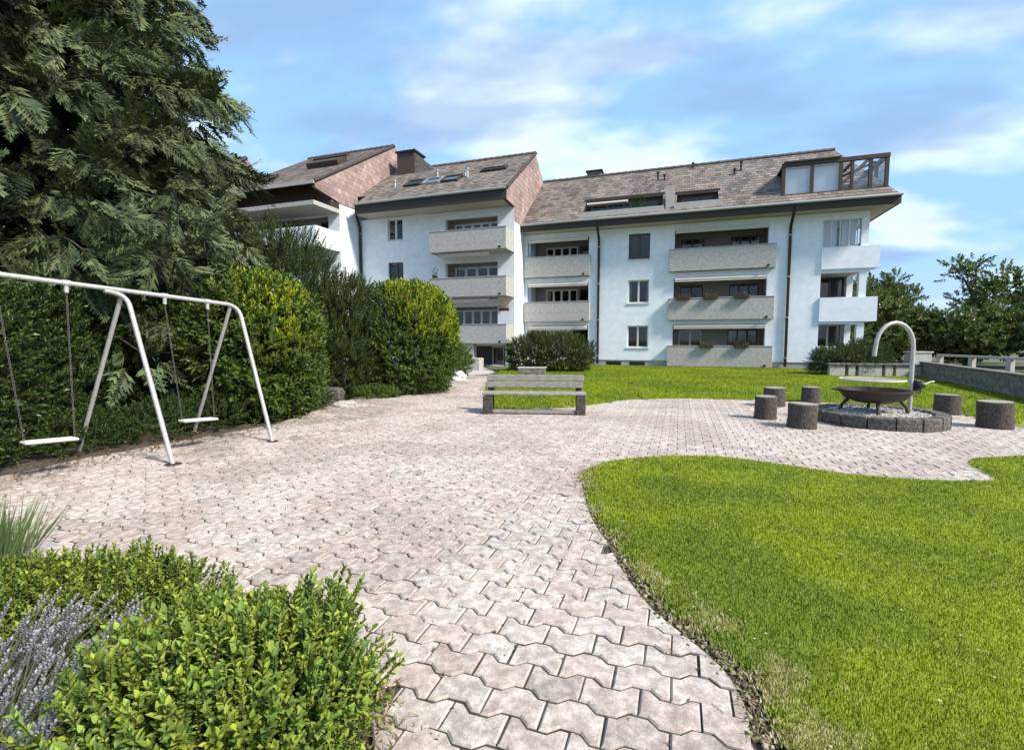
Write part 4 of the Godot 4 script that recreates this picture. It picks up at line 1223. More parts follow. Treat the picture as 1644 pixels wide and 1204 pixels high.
# ------------------------------------------------------------------ swing set
func bend(path: Array, n := 6, r := 0.28) -> Array:
	# rounds the inner corners of a path
	var out := [path[0]]
	for k in range(1, path.size() - 1):
		var a: Vector3 = path[k] + (path[k - 1] - path[k]).normalized() * r
		var b: Vector3 = path[k] + (path[k + 1] - path[k]).normalized() * r
		for j in n + 1:
			var t := float(j) / n
			out.append(a.lerp(path[k], t).lerp(path[k].lerp(b, t), t))
	out.append(path[-1])
	return out
func fill(v: float, n: int) -> Array:
	var a := []
	a.resize(n); a.fill(v)
	return a
func swing_set():
	var base := Vector3(-5.0, 0, -6.2)
	var t := thing("swing_set", "pale metal tube swing frame with two A-shaped supports before dark hedge", "swing set", base)
	var h := 2.18
	var FAp := Vector3(-4.30, 0.0, -5.98) - base; var BAp := Vector3(-6.11, 0, -6.65) - base
	var FBp := Vector3(-3.72, 0.0, -7.34) - base; var BBp := Vector3(-5.42, 0, -8.06) - base
	var A := FAp.lerp(BAp, 0.40) + Vector3(0, h + 0.05, 0); var B := FBp.lerp(BBp, 0.34) + Vector3(0, h - 0.05, 0)
	var step := B - A
	var C := A - step * 1.32
	var fb := MB.new()
	var p := bend([C - step * 0.0, A, B, FBp + Vector3(0, 0.02, 0)], 7, 0.2)
	fb.tube(p, fill(0.029, p.size()), 12)
	obj("top_bar", fb, M.galvanized, t)
	for q in [[A, FAp], [C, FAp + (C - A) * Vector3(1, 0, 1)]]:
		var m := MB.new()
		var pp := bend([q[0] - step.normalized() * 0.2 + Vector3(0, -0.03, 0), q[0] + Vector3(0, -0.055, 0) + step.normalized() * 0.04, q[1]], 7, 0.16)
		m.tube(pp, fill(0.029, pp.size()), 12)
		obj("leg", m, M.galvanized, t)
	for q in [[A, BAp], [B - step.normalized() * 0.12, BBp], [C, BAp + (C - A) * Vector3(1, 0, 1)]]:
		var m := MB.new()
		m.tube([q[0] + (q[1] - q[0]) * 0.02, q[1]], [0.027, 0.027], 12)
		obj("leg", m, M.galvanized, t)
	for q in [FAp, BAp, FBp, BBp]:
		var m := MB.new()
		m.lathe([Vector2(0.0, 0.036), Vector2(0.07, 0.034), Vector2(0.11, 0.015), Vector2(0.11, -0.02)], 14, q, Color.WHITE, 0.15, 3)
		obj("footing", m, M.iron, t)
	# two swings, each a thing of its own that hangs from the bar
	var front := (FAp - BAp).normalized()
	var idx := 0
	for pr in [[-0.763, -0.373], [0.315, 0.689]]:
		var a: Vector3 = A + step * pr[0]; var b: Vector3 = A + step * pr[1]
		var mid := (a + b) * 0.5
		var s := thing("swing", ["flat swing seat on chains in the nearer bay of the frame", "flat swing seat on chains hanging beside the bushy laurel"][idx], "swing", base + Vector3(mid.x, 0, mid.z), 0.0, "swings hanging from the tube frame")
		var o := Vector3(mid.x, 0, mid.z)
		var sw := front * 0.13
		var along := step.normalized()
		var yaw := Basis(along, Vector3.UP, along.cross(Vector3.UP))
		var ctr := Vector3(0, 0.44, 0) + sw
		var sm := MB.new()
		sm.cbox(ctr, Vector3(0.47, 0.035, 0.19), 0.014, yaw)
		obj("seat", sm, M.seat, s)
		for e in [[a, -1.0], [b, 1.0]]:
			var hg := MB.new()
			var top: Vector3 = e[0] - o
			hg.cbox(top - Vector3(0, 0.06, 0), Vector3(0.04, 0.12, 0.04), 0.008, yaw)
			hg.tube([top - along * 0.04, top + along * 0.04], [0.037, 0.037], 12)
			obj("hanger", hg, M.galvanized, s)
			var ch := MB.new()
			var from := top - Vector3(0, 0.12, 0); var to: Vector3 = ctr + along * (e[1] * 0.22) + Vector3(0, 0.015, 0)
			var n := 46
			for k in n:
				var u := from.lerp(to, float(k) / n); var v := from.lerp(to, float(k + 1.25) / n)
				var side: Vector3 = (along if k % 2 == 0 else front) * 0.007
				ch.tube([u + side, v + side], [0.0024, 0.0024], 4, Color.WHITE, false)
				ch.tube([u - side, v - side], [0.0024, 0.0024], 4, Color.WHITE, false)
			obj("chain", ch, M.chain, s)
		idx += 1

# ------------------------------------------------------------------ bench
func bench():
	var l := gp(782, 666); var r := gp(936, 668)
	var mid := (l + r) * 0.5
	var turn := -atan2(r.z - l.z, r.x - l.x)
	var t := thing("park_bench", "weathered grey wooden bench at the edge of the far lawn", "bench", Vector3(mid.x, 0.02, mid.z - 0.2), turn)
	var half := 1.04
	for s in [-1.0, 1.0]:
		var m := MB.new()
		m.cbox(Vector3(s * (half - 0.06), 0.19, 0.18), Vector3(0.2, 0.40, 0.16), 0.012)
		obj("leg", m, M.old_wood_dark, t)
		var m2 := MB.new()
		m2.cbox(Vector3(s * (half - 0.08), 0.40, -0.22), Vector3(0.13, 0.82, 0.10), 0.012, Basis(Vector3.RIGHT, -0.08))
		obj("back_post", m2, M.old_wood_dark, t)
		var m3 := MB.new()
		m3.cbox(Vector3(s * (half - 0.07), 0.375, -0.01), Vector3(0.10, 0.07, 0.30), 0.008)
		obj("seat_bearer", m3, M.old_wood_dark, t)
	for k in 3:
		var m := MB.new()
		m.cbox(Vector3(0, 0.438 + rng.randf_range(-0.004, 0.004), 0.19 - k * 0.155), Vector3(2.2 + rng.randf_range(-0.02, 0.02), 0.05, 0.145), 0.01)
		obj("seat_plank", m, M.old_wood, t)
	for k in 2:
		var m := MB.new()
		m.cbox(Vector3(rng.randf_range(-0.01, 0.01), 0.60 + k * 0.145, -0.155 - k * 0.012), Vector3(2.1, 0.135, 0.045), 0.01, Basis(Vector3.RIGHT, -0.08))
		obj("back_plank", m, M.old_wood, t)
	var b := MB.new()
	b.cbox(Vector3(0, 0.055, 0.18), Vector3(1.76, 0.07, 0.09), 0.01)
	obj("foot_rail", b, M.old_wood, t)

# ------------------------------------------------------------------ fire place and stools
func fire_place():
	var c := Vector3(7.0, 0.0, -9.1)
	var R := 1.05
	var t := thing("fire_pit", "round raised fire pit ringed with dark stone blocks", "fire pit", c)
	var n := 16
	for k in n:
		var a0 := TAU * k / n + 0.012; var a1 := TAU * (k + 1) / n - 0.012
		var hh := 0.25 + rng.randf_range(-0.012, 0.012)
		var ro := R + rng.randf_range(-0.015, 0.015)
		var poly := PackedVector2Array()
		for j in 5: poly.append(Vector2(cos(lerp(a0, a1, j / 4.0)), sin(lerp(a0, a1, j / 4.0))) * ro)
		for j in range(4, -1, -1): poly.append(Vector2(cos(lerp(a0, a1, j / 4.0)), sin(lerp(a0, a1, j / 4.0))) * (R - 0.22))
		var m := MB.new()
		m.prism(poly, Transform3D(Basis(Vector3(1, 0, 0), Vector3(0, 0, 1), Vector3(0, 1, 0)), Vector3(0, hh, 0)), 0.3, 0.018)
		obj("stone", m, M.stone, t)
	var f := MB.new()
	f.lathe([Vector2(R - 0.215, 0.21), Vector2(0.4, 0.225), Vector2(0.0, 0.22)], 28, Vector3.ZERO, Color.WHITE)
	obj("ash_bed", f, M.pale_stone, t)
	var g := MB.new()
	for k in 260:
		var a := rng.randf() * TAU; var rr := sqrt(rng.randf()) * (R - 0.26)
		var s := rng.randf_range(0.012, 0.035)
		g.cbox(Vector3(cos(a) * rr, 0.225 + s * 0.3, sin(a) * rr), Vector3(s, s * 0.7, s * 1.2), s * 0.2, Basis(Vector3(rng.randf(), 1, rng.randf()).normalized(), rng.randf() * 6.0))
	var go := obj("gravel", g, M.pale_stone, t)
	go.set_meta("kind", "stuff")
	# iron bowl on legs
	var bc := gp(1404, 667, 0.23)
	bc = Vector3(6.93, 0.23, -9.12)
	var b := thing("fire_bowl", "rusty iron fire bowl standing on short legs in the pit", "fire bowl", bc)
	var m := MB.new()
	m.lathe([Vector2(0.0, 0.17), Vector2(0.30, 0.18), Vector2(0.48, 0.25), Vector2(0.56, 0.36), Vector2(0.60, 0.40), Vector2(0.60, 0.425), Vector2(0.55, 0.42), Vector2(0.47, 0.30), Vector2(0.28, 0.235), Vector2(0.0, 0.23)], 32)
	obj("bowl", m, M.iron, b)
	for k in 4:
		var a := TAU * k / 4.0 + 0.5
		var d := Vector3(cos(a), 0, sin(a))
		var lm := MB.new()
		lm.tube([d * 0.40 + Vector3(0, 0.23, 0), d * 0.50 + Vector3(0, 0.10, 0), d * 0.53 + Vector3(0, -0.01, 0)], [0.035, 0.03, 0.03], 8)
		obj("leg", lm, M.iron, b)
	for k in 2:
		var a := PI * k + 0.35
		var d := Vector3(cos(a), 0, sin(a)); var sd := Vector3(-d.z, 0, d.x)
		var hm := MB.new()
		hm.tube([d * 0.58 + sd * 0.09 + Vector3(0, 0.39, 0), d * 0.67 + sd * 0.07 + Vector3(0, 0.4, 0), d * 0.67 - sd * 0.07 + Vector3(0, 0.4, 0), d * 0.58 - sd * 0.09 + Vector3(0, 0.39, 0)], [0.016, 0.016, 0.016, 0.016], 8)
		obj("handle", hm, M.iron, b)
	var ash := MB.new()
	ash.lathe([Vector2(0.46, 0.30), Vector2(0.25, 0.31), Vector2(0.0, 0.30)], 22)
	obj("ash", ash, M.pale_stone, b)
	# bent post that carries the round grill
	var pb := Vector3(7.68, 0.0, -9.18)
	var g2n := thing("grill_crane", "pale bent tube post arching over the fire bowl with winch", "grill stand", pb)
	var path := [Vector3(0, 0.0, 0), Vector3(0, 0.9, 0), Vector3(0, 1.3, 0)]
	for k in range(0, 13):
		var a := PI * k / 12.0
		path.append(Vector3(-0.36 + 0.36 * cos(a), 1.46 + 0.46 * sin(a), -0.0))
	path.append(Vector3(-0.74, 1.28, 0))
	var pm := MB.new()
	pm.tube(path, fill(0.036, path.size()), 12)
	obj("post", pm, M.galvanized, g2n)
	var wm := MB.new()
	wm.cbox(Vector3(0.09, 0.70, 0.02), Vector3(0.12, 0.26, 0.12), 0.02)
	wm.tube([Vector3(0.08, 0.72, 0.06), Vector3(0.08, 0.72, 0.18)], [0.045, 0.045], 12)
	obj("winch", wm, M.metal_dark, g2n)
	var hm := MB.new()
	hm.tube([Vector3(0.14, 0.74, 0.1), Vector3(0.30, 0.80, 0.1), Vector3(0.34, 0.80, 0.1)], [0.014, 0.014, 0.02], 8)
	obj("crank", hm, M.galvanized, g2n)
	var gc := Vector3(6.93, 0.0, -9.2) - pb
	var gy := 0.83
	var cm := MB.new()
	cm.tube([Vector3(-0.74, 1.28, 0), Vector3(gc.x, gy + 0.30, gc.z)], [0.004, 0.004], 5)
	for k in 3:
		var a := TAU * k / 3.0
		cm.tube([Vector3(gc.x, gy + 0.30, gc.z), gc + Vector3(cos(a) * 0.5, gy, sin(a) * 0.5)], [0.003, 0.003], 5)
	obj("chain", cm, M.chain, g2n)
	var rm := MB.new()
	var ring := []
	for k in 33: ring.append(gc + Vector3(cos(TAU * k / 32.0) * 0.52, gy, sin(TAU * k / 32.0) * 0.52))
	rm.tube(ring, fill(0.017, 33), 8)
	for k in range(-15, 16):
		var x := k * 0.032
		var z := sqrt(max(0.0, 0.27 - x * x))
		rm.tube([gc + Vector3(x, gy, -z), gc + Vector3(x, gy, z)], [0.006, 0.006], 5, Color.WHITE, false)
	obj("grill_grate", rm, plain(lin(0.50, 0.45, 0.34), 0.6), g2n)

func stools():
	var px := [[1229, 676, 0.20, 0.46], [1287, 691, 0.235, 0.44], [1302, 649, 0.205, 0.40], [1243, 655, 0.23, 0.45], [1521, 668, 0.225, 0.42], [1597, 691, 0.25, 0.48]]
	var lab := ["log stool with mossy bark beside the leftmost pair of stools", "short log stool standing alone before the fire pit stones", "small log stool on the lawn edge behind the fire pit", "low log stool half hidden behind another log stool", "log stool at the lawn edge beyond the fire bowl", "thick log stool with pale cut top nearest the concrete wall"]
	lab[0] = "log stool standing just in front of another log stool"
	for k in px.size():
		var q = px[k]
		var p := gp(q[0], q[1])
		p += Vector3(p.x, 0, p.z).normalized() * q[2]
		var t := thing("log_stool", lab[k], "stool", Vector3(p.x, 0.015, p.z), rng.randf() * 6.0, "log stools round the fire pit")
		t.rotation.x = rng.randf_range(-0.03, 0.03); t.rotation.z = rng.randf_range(-0.03, 0.03)
		var r: float = q[2]; var h: float = q[3]
		var m := MB.new()
		m.lathe([Vector2(r * 1.04, -0.03), Vector2(r * 1.03, 0.05), Vector2(r, h * 0.4), Vector2(r * 0.99, h * 0.75), Vector2(r, h - 0.02), Vector2(r - 0.015, h)], 30, Vector3.ZERO, Color.WHITE, 0.13, 50 + k)
		obj("bark", m, M.bark, t)
		var c := MB.new()
		c.lathe([Vector2(r - 0.014, h - 0.001), Vector2(r * 0.6, h + 0.004), Vector2(0, h + 0.002)], 30, Vector3.ZERO, Color.WHITE, 0.13, 50 + k)
		obj("cut_face", c, M.cut_wood, t)

# ------------------------------------------------------------------ small things
func boulder(size: Vector3, sd: int, sharp := 0.35) -> MB:
	var m := MB.new()
	var f := FastNoiseLite.new(); f.seed = sd; f.frequency = 0.8
	var U := 14; var V := 9
	var pts := []
	for j in V + 1:
		var row := []
		for i in U:
			var a := TAU * i / U; var b := PI * j / V - PI * 0.5
			var d := Vector3(cos(a) * cos(b), sin(b), sin(a) * cos(b))
			var e := Vector3(sign(d.x) * pow(abs(d.x), 0.7), sign(d.y) * pow(abs(d.y), 0.6), sign(d.z) * pow(abs(d.z), 0.7))
			row.append(e * size * 0.5 * (1.0 + sharp * f.get_noise_3d(d.x * 2.0, d.y * 2.0, d.z * 2.0)))
		pts.append(row)
	for j in V:
		for i in U:
			var a: Vector3 = pts[j][i]; var b: Vector3 = pts[j][(i + 1) % U]; var c: Vector3 = pts[j + 1][(i + 1) % U]; var d: Vector3 = pts[j + 1][i]
			for q in [[a, b, c], [a, c, d]]:
				var nn: Vector3 = (q[1] - q[0]).cross(q[2] - q[0])
				if nn.length() < 1e-7: continue
				nn = nn.normalized()
				if nn.dot(q[0] + q[1] + q[2]) < 0.0: nn = -nn
				m.tri(q[0], q[1], q[2], nn, nn, nn)
	return m
func small_things():
	var p := gp(735, 611)
	var s := thing("plastic_sheet", "crumpled white plastic sheet lying where the paved path ends", "sheet", Vector3(p.x, 0.0, p.z))
	var m := boulder(Vector3(0.62, 0.52, 0.5), 71, 0.5)
	for j in m.v.size(): m.v[j] += Vector3(0, 0.10, 0)
	obj("bundle", m, plain(lin(0.72, 0.76, 0.82), 0.4), s)
	var m2 := boulder(Vector3(0.45, 0.18, 0.3), 72, 0.5)
	for j in m2.v.size(): m2.v[j] += Vector3(-0.4, 0.06, 0.05)
	obj("fold", m2, plain(lin(0.70, 0.74, 0.80), 0.4), s)
	# stones by the shrub bed
	var st := [[531, 644, 0.72, 0.34, 0.42, 0, "grey boulder at the foot of the laurel bush"], [553, 653, 0.55, 0.13, 0.4, 1, "flat pale stone slab lying before the grey boulder"], [574, 641, 0.5, 0.08, 0.3, 0, "thin flat stone between slab and yellow groundcover"], [660, 630, 0.45, 0.16, 0.3, 1, "small pale stone at the foot of the round bush"]]
	for k in st.size():
		var q = st[k]
		var a := gp(q[0], q[1])
		var b := boulder(Vector3(q[2], q[3] * 1.3, q[4]), 80 + k, 0.3)
		for j in b.v.size(): b.v[j].y += q[3] * 0.42
		var o := obj("garden_stone", b, M.stone if q[5] == 0 else M.pale_stone)
		o.position = Vector3(a.x, 0.0, a.z); o.rotation.y = k * 1.3
		tag(o, q[6], "stone", "stones along the shrub bed")
	# stone trough behind the bench
	var tr := thing("stone_trough", "grey stone trough with pale rim behind the bench", "trough", Vector3(0.82, 0, -19.6), -0.1)
	var a := MB.new()
	for q in [[0, 0.2, 0.24, 1.1, 0.44, 0.08], [0, 0.2, -0.24, 1.1, 0.44, 0.08]]: a.cbox(Vector3(q[0], q[1], q[2]), Vector3(q[3], q[4], q[5]), 0.01)
	for x in [-0.51, 0.51]: a.cbox(Vector3(x, 0.2, 0), Vector3(0.08, 0.44, 0.395), 0.01)
	a.box(Vector3(0, 0.05, 0), Vector3(0.93, 0.1, 0.39))
	obj("basin", a, M.old_concrete, tr)
	var rm := MB.new()
	for q in [[0.24, 1.16, 0.11], [-0.24, 1.16, 0.11]]: rm.cbox(Vector3(0, 0.445, q[0]), Vector3(q[1], 0.05, q[2]), 0.01)
	for x in [-0.51, 0.51]: rm.cbox(Vector3(x, 0.445, 0), Vector3(0.11, 0.05, 0.365), 0.01)
	obj("rim", rm, M.pale_stone, tr)
	var so := MB.new()
	so.box(Vector3(0, 0.35, 0), Vector3(0.93, 0.06, 0.39))
	obj("soil", so, M.soil, tr)
	# concrete block by the entrance pillar
	var cb := MB.new()
	cb.cbox(Vector3(0, 0.3, 0), Vector3(0.75, 0.66, 0.6), 0.02)
	var co := obj("concrete_block", cb, M.concrete)
	co.position = Vector3(-1.95, 0.0, -25.2); co.rotation.y = -FA
	tag(co, "square concrete block beside the entrance pillar", "block")
	# fallen leaves along the shrub bed
	var lf := MB.new()
	var edge := px_list([640, 628, 560, 646, 520, 660, 440, 690, 330, 708, 250, 722, 130, 745, 20, 770])
	for k in 900:
		var i := rng.randi() % (edge.size() - 1)
		var e := edge[i].lerp(edge[i + 1], rng.randf())
		var q := Vector3(e.x + rng.randfn(0.0, 0.22), 0.034 + rng.randf() * 0.012, e.y + rng.randfn(0.0, 0.22))
		var c: Color = [Color(0.12, 0.06, 0.03), Color(0.17, 0.10, 0.05), Color(0.07, 0.045, 0.03), Color(0.20, 0.14, 0.07)][rng.randi() % 4]
		add_leaf(lf, q, Vector3(rng.randf_range(-1, 1), rng.randf_range(-0.1, 0.3), rng.randf_range(-1, 1)).normalized(), Vector3.UP, rng.randf_range(0.03, 0.07), 0.025, c)
	var fo := obj("fallen_leaves", lf, M.leaf)
	tag(fo, "dry brown leaves scattered along the shrub bed edge", "leaves", "", "stuff")

# ------------------------------------------------------------------ plants
func add_leaf(mb: MB, p: Vector3, d: Vector3, up: Vector3, len: float, wid: float, col: Color, fold := 0.25):
	var s := d.cross(up)
	if s.length() < 0.05: s = d.cross(Vector3(0.3, 0.2, 0.9))
	s = s.normalized()
	var n := s.cross(d).normalized()
	var m := p + d * len * 0.45
	var l := m + s * wid * 0.5 + n * wid * fold; var r := m - s * wid * 0.5 + n * wid * fold
	var tip := p + d * len - n * len * 0.06
	mb.ftri(p, l, m, col); mb.ftri(p, m, r, col); mb.ftri(l, tip, m, col); mb.ftri(m, tip, r, col)
func add_round_leaf(mb: MB, p: Vector3, d: Vector3, up: Vector3, len: float, wid: float, col: Color):
	var s := d.cross(up)
	if s.length() < 0.05: s = d.cross(Vector3(0.3, 0.2, 0.9))
	s = s.normalized()
	var n := s.cross(d).normalized()
	var c := [p, p + d * len * 0.3, p + d * len * 0.68 - n * len * 0.03, p + d * len - n * len * 0.12]
	var w := [0.0, 0.5, 0.44, 0.0]
	for k in 3:
		for g in [-1.0, 1.0]:
			var a: Vector3 = c[k] + s * wid * w[k] * g + n * wid * w[k] * 0.35
			var b: Vector3 = c[k + 1] + s * wid * w[k + 1] * g + n * wid * w[k + 1] * 0.35
			if k > 0: mb.ftri(c[k], a, b, col)
			if k < 2: mb.ftri(c[k], b, c[k + 1], col)
func add_blade(mb: MB, p: Vector3, d: Vector3, up: Vector3, len: float, wid: float, col: Color):
	var s := d.cross(up)
	if s.length() < 0.05: s = d.cross(Vector3(0.3, 0.2, 0.9))
	s = s.normalized() * wid * 0.5
	var n := s.cross(d).normalized()
	var m := p + d * len * 0.5
	mb.ftri(p, m + s, m - s * 0.9 + n * wid * 0.2, col); mb.ftri(m + s, p + d * len, m - s * 0.9 + n * wid * 0.2, col)
func twig(sd: int, leaves: int, len: float, ll: float, lw: float, a: Color, b: Color, spread := 0.9, fine := false, rounded := false) -> ArrayMesh:
	# a shoot along +y with leaves round it; tip leaves are the young, lighter ones
	var r := RandomNumberGenerator.new(); r.seed = sd
	var mb := MB.new()
	mb.tube([Vector3.ZERO, Vector3(0.01 * len, len * 0.5, 0), Vector3(0, len, 0)], [len * 0.018, len * 0.014, len * 0.006], 4, Color(0.06, 0.045, 0.025), false)
	for k in leaves:
		var t := (k + 0.5) / leaves
		var an := k * 2.4 + r.randf() * 0.8
		var o := Vector3(cos(an), 0, sin(an))
		var d := (o * spread * (1.15 - 0.7 * t) + Vector3(0, 0.35 + 0.6 * t, 0) + Vector3(r.randf_range(-0.2, 0.2), r.randf_range(-0.2, 0.2), r.randf_range(-0.2, 0.2))).normalized()
		var f := r.randf_range(0.75, 1.2)
		var col := a.lerp(b, r.randf()) * f
		col.a = 1.0
		if fine: add_blade(mb, Vector3(0, len * t, 0), d, Vector3.UP, ll * r.randf_range(0.7, 1.15), lw, col)
		elif rounded: add_round_leaf(mb, Vector3(0, len * t, 0), d, Vector3.UP, ll * r.randf_range(0.5, 1.25), lw * r.randf_range(0.7, 1.15), col)
		else: add_leaf(mb, Vector3(0, len * t, 0), d, Vector3.UP, ll * r.randf_range(0.7, 1.15), lw, col)
	return mb.mesh()
func spray(sd: int, len: float, a: Color, b: Color) -> ArrayMesh:
	# a drooping flat conifer spray along +y, its side shoots in the xy plane
	var r := RandomNumberGenerator.new(); r.seed = sd
	var mb := MB.new()
	mb.tube([Vector3.ZERO, Vector3(0, len * 0.5, 0.02), Vector3(0, len * 0.95, 0.0)], [0.007, 0.005, 0.002], 4, Color(0.05, 0.035, 0.02), false)
	var n := 13
	for k in n:
		var t := (k + 0.6) / n
		for s in [-1.0, 1.0]:
			var l := len * (0.46 * (1.0 - t * 0.72)) * r.randf_range(0.75, 1.2)
			var p := Vector3(0, len * t, 0.02 * sin(t * PI))
			var d := Vector3(s * 0.75, 0.75, r.randf_range(-0.35, 0.35)).normalized()
			var col := a.lerp(b, r.randf())
			col.a = 1.0
			add_blade(mb, p, d, Vector3(0, 0, 1), l, l * 0.15 + 0.011, col)
			add_blade(mb, p + d * l * 0.4, (d + Vector3(-s * 0.6, 0.5, 0.3)).normalized(), Vector3(0, 0, 1), l * 0.55, l * 0.14 + 0.01, col * 1.05)
	add_blade(mb, Vector3(0, len * 0.9, 0), Vector3(0, 1, 0.1).normalized(), Vector3(0, 0, 1), len * 0.22, 0.03, b)
	return mb.mesh()
func field(parent: Node3D, called: String, meshes: Array, xf: Array, cols: Array, mat: Material) -> void:
	# each mesh variant is one MultiMesh under the part
	for q in meshes.size():
		var idx := []
		for k in xf.size(): if k % meshes.size() == q: idx.append(k)
		if idx.is_empty(): continue
		var mm := MultiMesh.new()
		mm.transform_format = MultiMesh.TRANSFORM_3D
		mm.use_colors = true
		mm.mesh = meshes[q]
		mm.instance_count = idx.size()
		for j in idx.size():
			mm.set_instance_transform(j, xf[idx[j]])
			mm.set_instance_color(j, cols[idx[j]])
		var o := MultiMeshInstance3D.new()
		o.name = called
		o.multimesh = mm
		o.material_override = mat
		o.set_meta("kind", "stuff")
		parent.add_child(o, true)
func along(y: Vector3, spin: float, sc: float) -> Basis:
	y = y.normalized()
	var x := y.cross(Vector3(0.2, 0.1, 0.97)).normalized()
	if x.length() < 0.5: x = Vector3.RIGHT
	var z := x.cross(y)
	return Basis(x, y, z).rotated(y, spin).scaled(Vector3(sc, sc, sc))
func bush(called: String, label: String, cat: String, at: Vector3, rad: Vector3, turn: float, p: float, count: int, meshes: Array, mat: Material, tint: Array, opt := {}):
	var t := thing(called, label, cat, at, turn, opt.get("group", ""))
	var xf := []; var cols := []
	var rough: float = opt.get("rough", 0.10)
	var sc: Array = opt.get("scale", [0.8, 1.25])
	var upb: float = opt.get("up", 0.5)
	var lowest: float = opt.get("low", -0.85)
	var cy: float = rad.y * opt.get("sit", 0.88)
	var depth: float = opt.get("depth", 0.45)
	var r := RandomNumberGenerator.new(); r.seed = hash(label)
	var nn := FastNoiseLite.new(); nn.seed = hash(label) % 1000; nn.frequency = opt.get("lump", 0.9); nn.fractal_octaves = 3
	while xf.size() < count:
		var d := Vector3(r.randfn(), r.randfn(), r.randfn()).normalized()
		if d.y < lowest: continue
		var e := 1.0 / pow(pow(abs(d.x), p) + pow(abs(d.y), p) + pow(abs(d.z), p), 1.0 / p)
		var k := e * (1.0 + rough * 2.0 * nn.get_noise_3d(d.x * rad.x * 1.5, d.y * rad.y * 1.5, d.z * rad.z * 1.5))
		var u := pow(r.randf(), 2.2) * depth
		var pos := d * rad * k * (1.0 - u) + Vector3(0, cy, 0)
		if pos.y < 0.03: continue
		var out := Vector3(d.x / rad.x, d.y / rad.y, d.z / rad.z).normalized()
		var y := out + Vector3(0, upb, 0) + Vector3(r.randf_range(-0.5, 0.5), r.randf_range(-0.5, 0.5), r.randf_range(-0.5, 0.5))
		xf.append(Transform3D(along(y, r.randf() * TAU, r.randf_range(sc[0], sc[1])), pos))
		cols.append(tint[r.randi() % tint.size()])
	field(t, "foliage", meshes, xf, cols, mat)
	var sm := MB.new()
	for k in opt.get("stems", 5):
		var a: float = TAU * k / 5.0
		var top := Vector3(cos(a) * rad.x * 0.5, cy + rad.y * 0.3, sin(a) * rad.z * 0.5)
		var b0 := Vector3(cos(a) * rad.x * 0.18, -0.05, sin(a) * rad.z * 0.18)
		var w: float = rad.y * 0.025
		sm.tube([b0, b0.lerp(top, 0.5) + Vector3(0, rad.y * 0.1, 0), top], [w * 1.6, w * 1.1, w * 0.5], 6)
	obj("stem", sm, M.bark, t)
	return t
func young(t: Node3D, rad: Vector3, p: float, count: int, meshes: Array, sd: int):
	# this year's shoots on the sunward side; sunlight is put into their yellow-green
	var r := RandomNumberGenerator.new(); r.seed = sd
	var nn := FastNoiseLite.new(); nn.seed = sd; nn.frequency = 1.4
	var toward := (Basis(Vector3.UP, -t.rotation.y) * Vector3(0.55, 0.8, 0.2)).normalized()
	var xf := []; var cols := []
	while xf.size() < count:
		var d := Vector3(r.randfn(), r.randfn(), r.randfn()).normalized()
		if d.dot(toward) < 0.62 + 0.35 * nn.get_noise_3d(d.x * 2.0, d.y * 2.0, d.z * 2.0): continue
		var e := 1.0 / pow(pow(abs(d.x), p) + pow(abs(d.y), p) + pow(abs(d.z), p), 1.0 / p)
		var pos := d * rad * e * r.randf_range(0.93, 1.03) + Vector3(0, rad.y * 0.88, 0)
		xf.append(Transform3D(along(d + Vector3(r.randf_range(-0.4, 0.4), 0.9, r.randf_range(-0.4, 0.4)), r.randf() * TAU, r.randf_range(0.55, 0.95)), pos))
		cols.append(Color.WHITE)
	field(t, "sunlit_young_shoots", meshes, xf, cols, M.leaf)
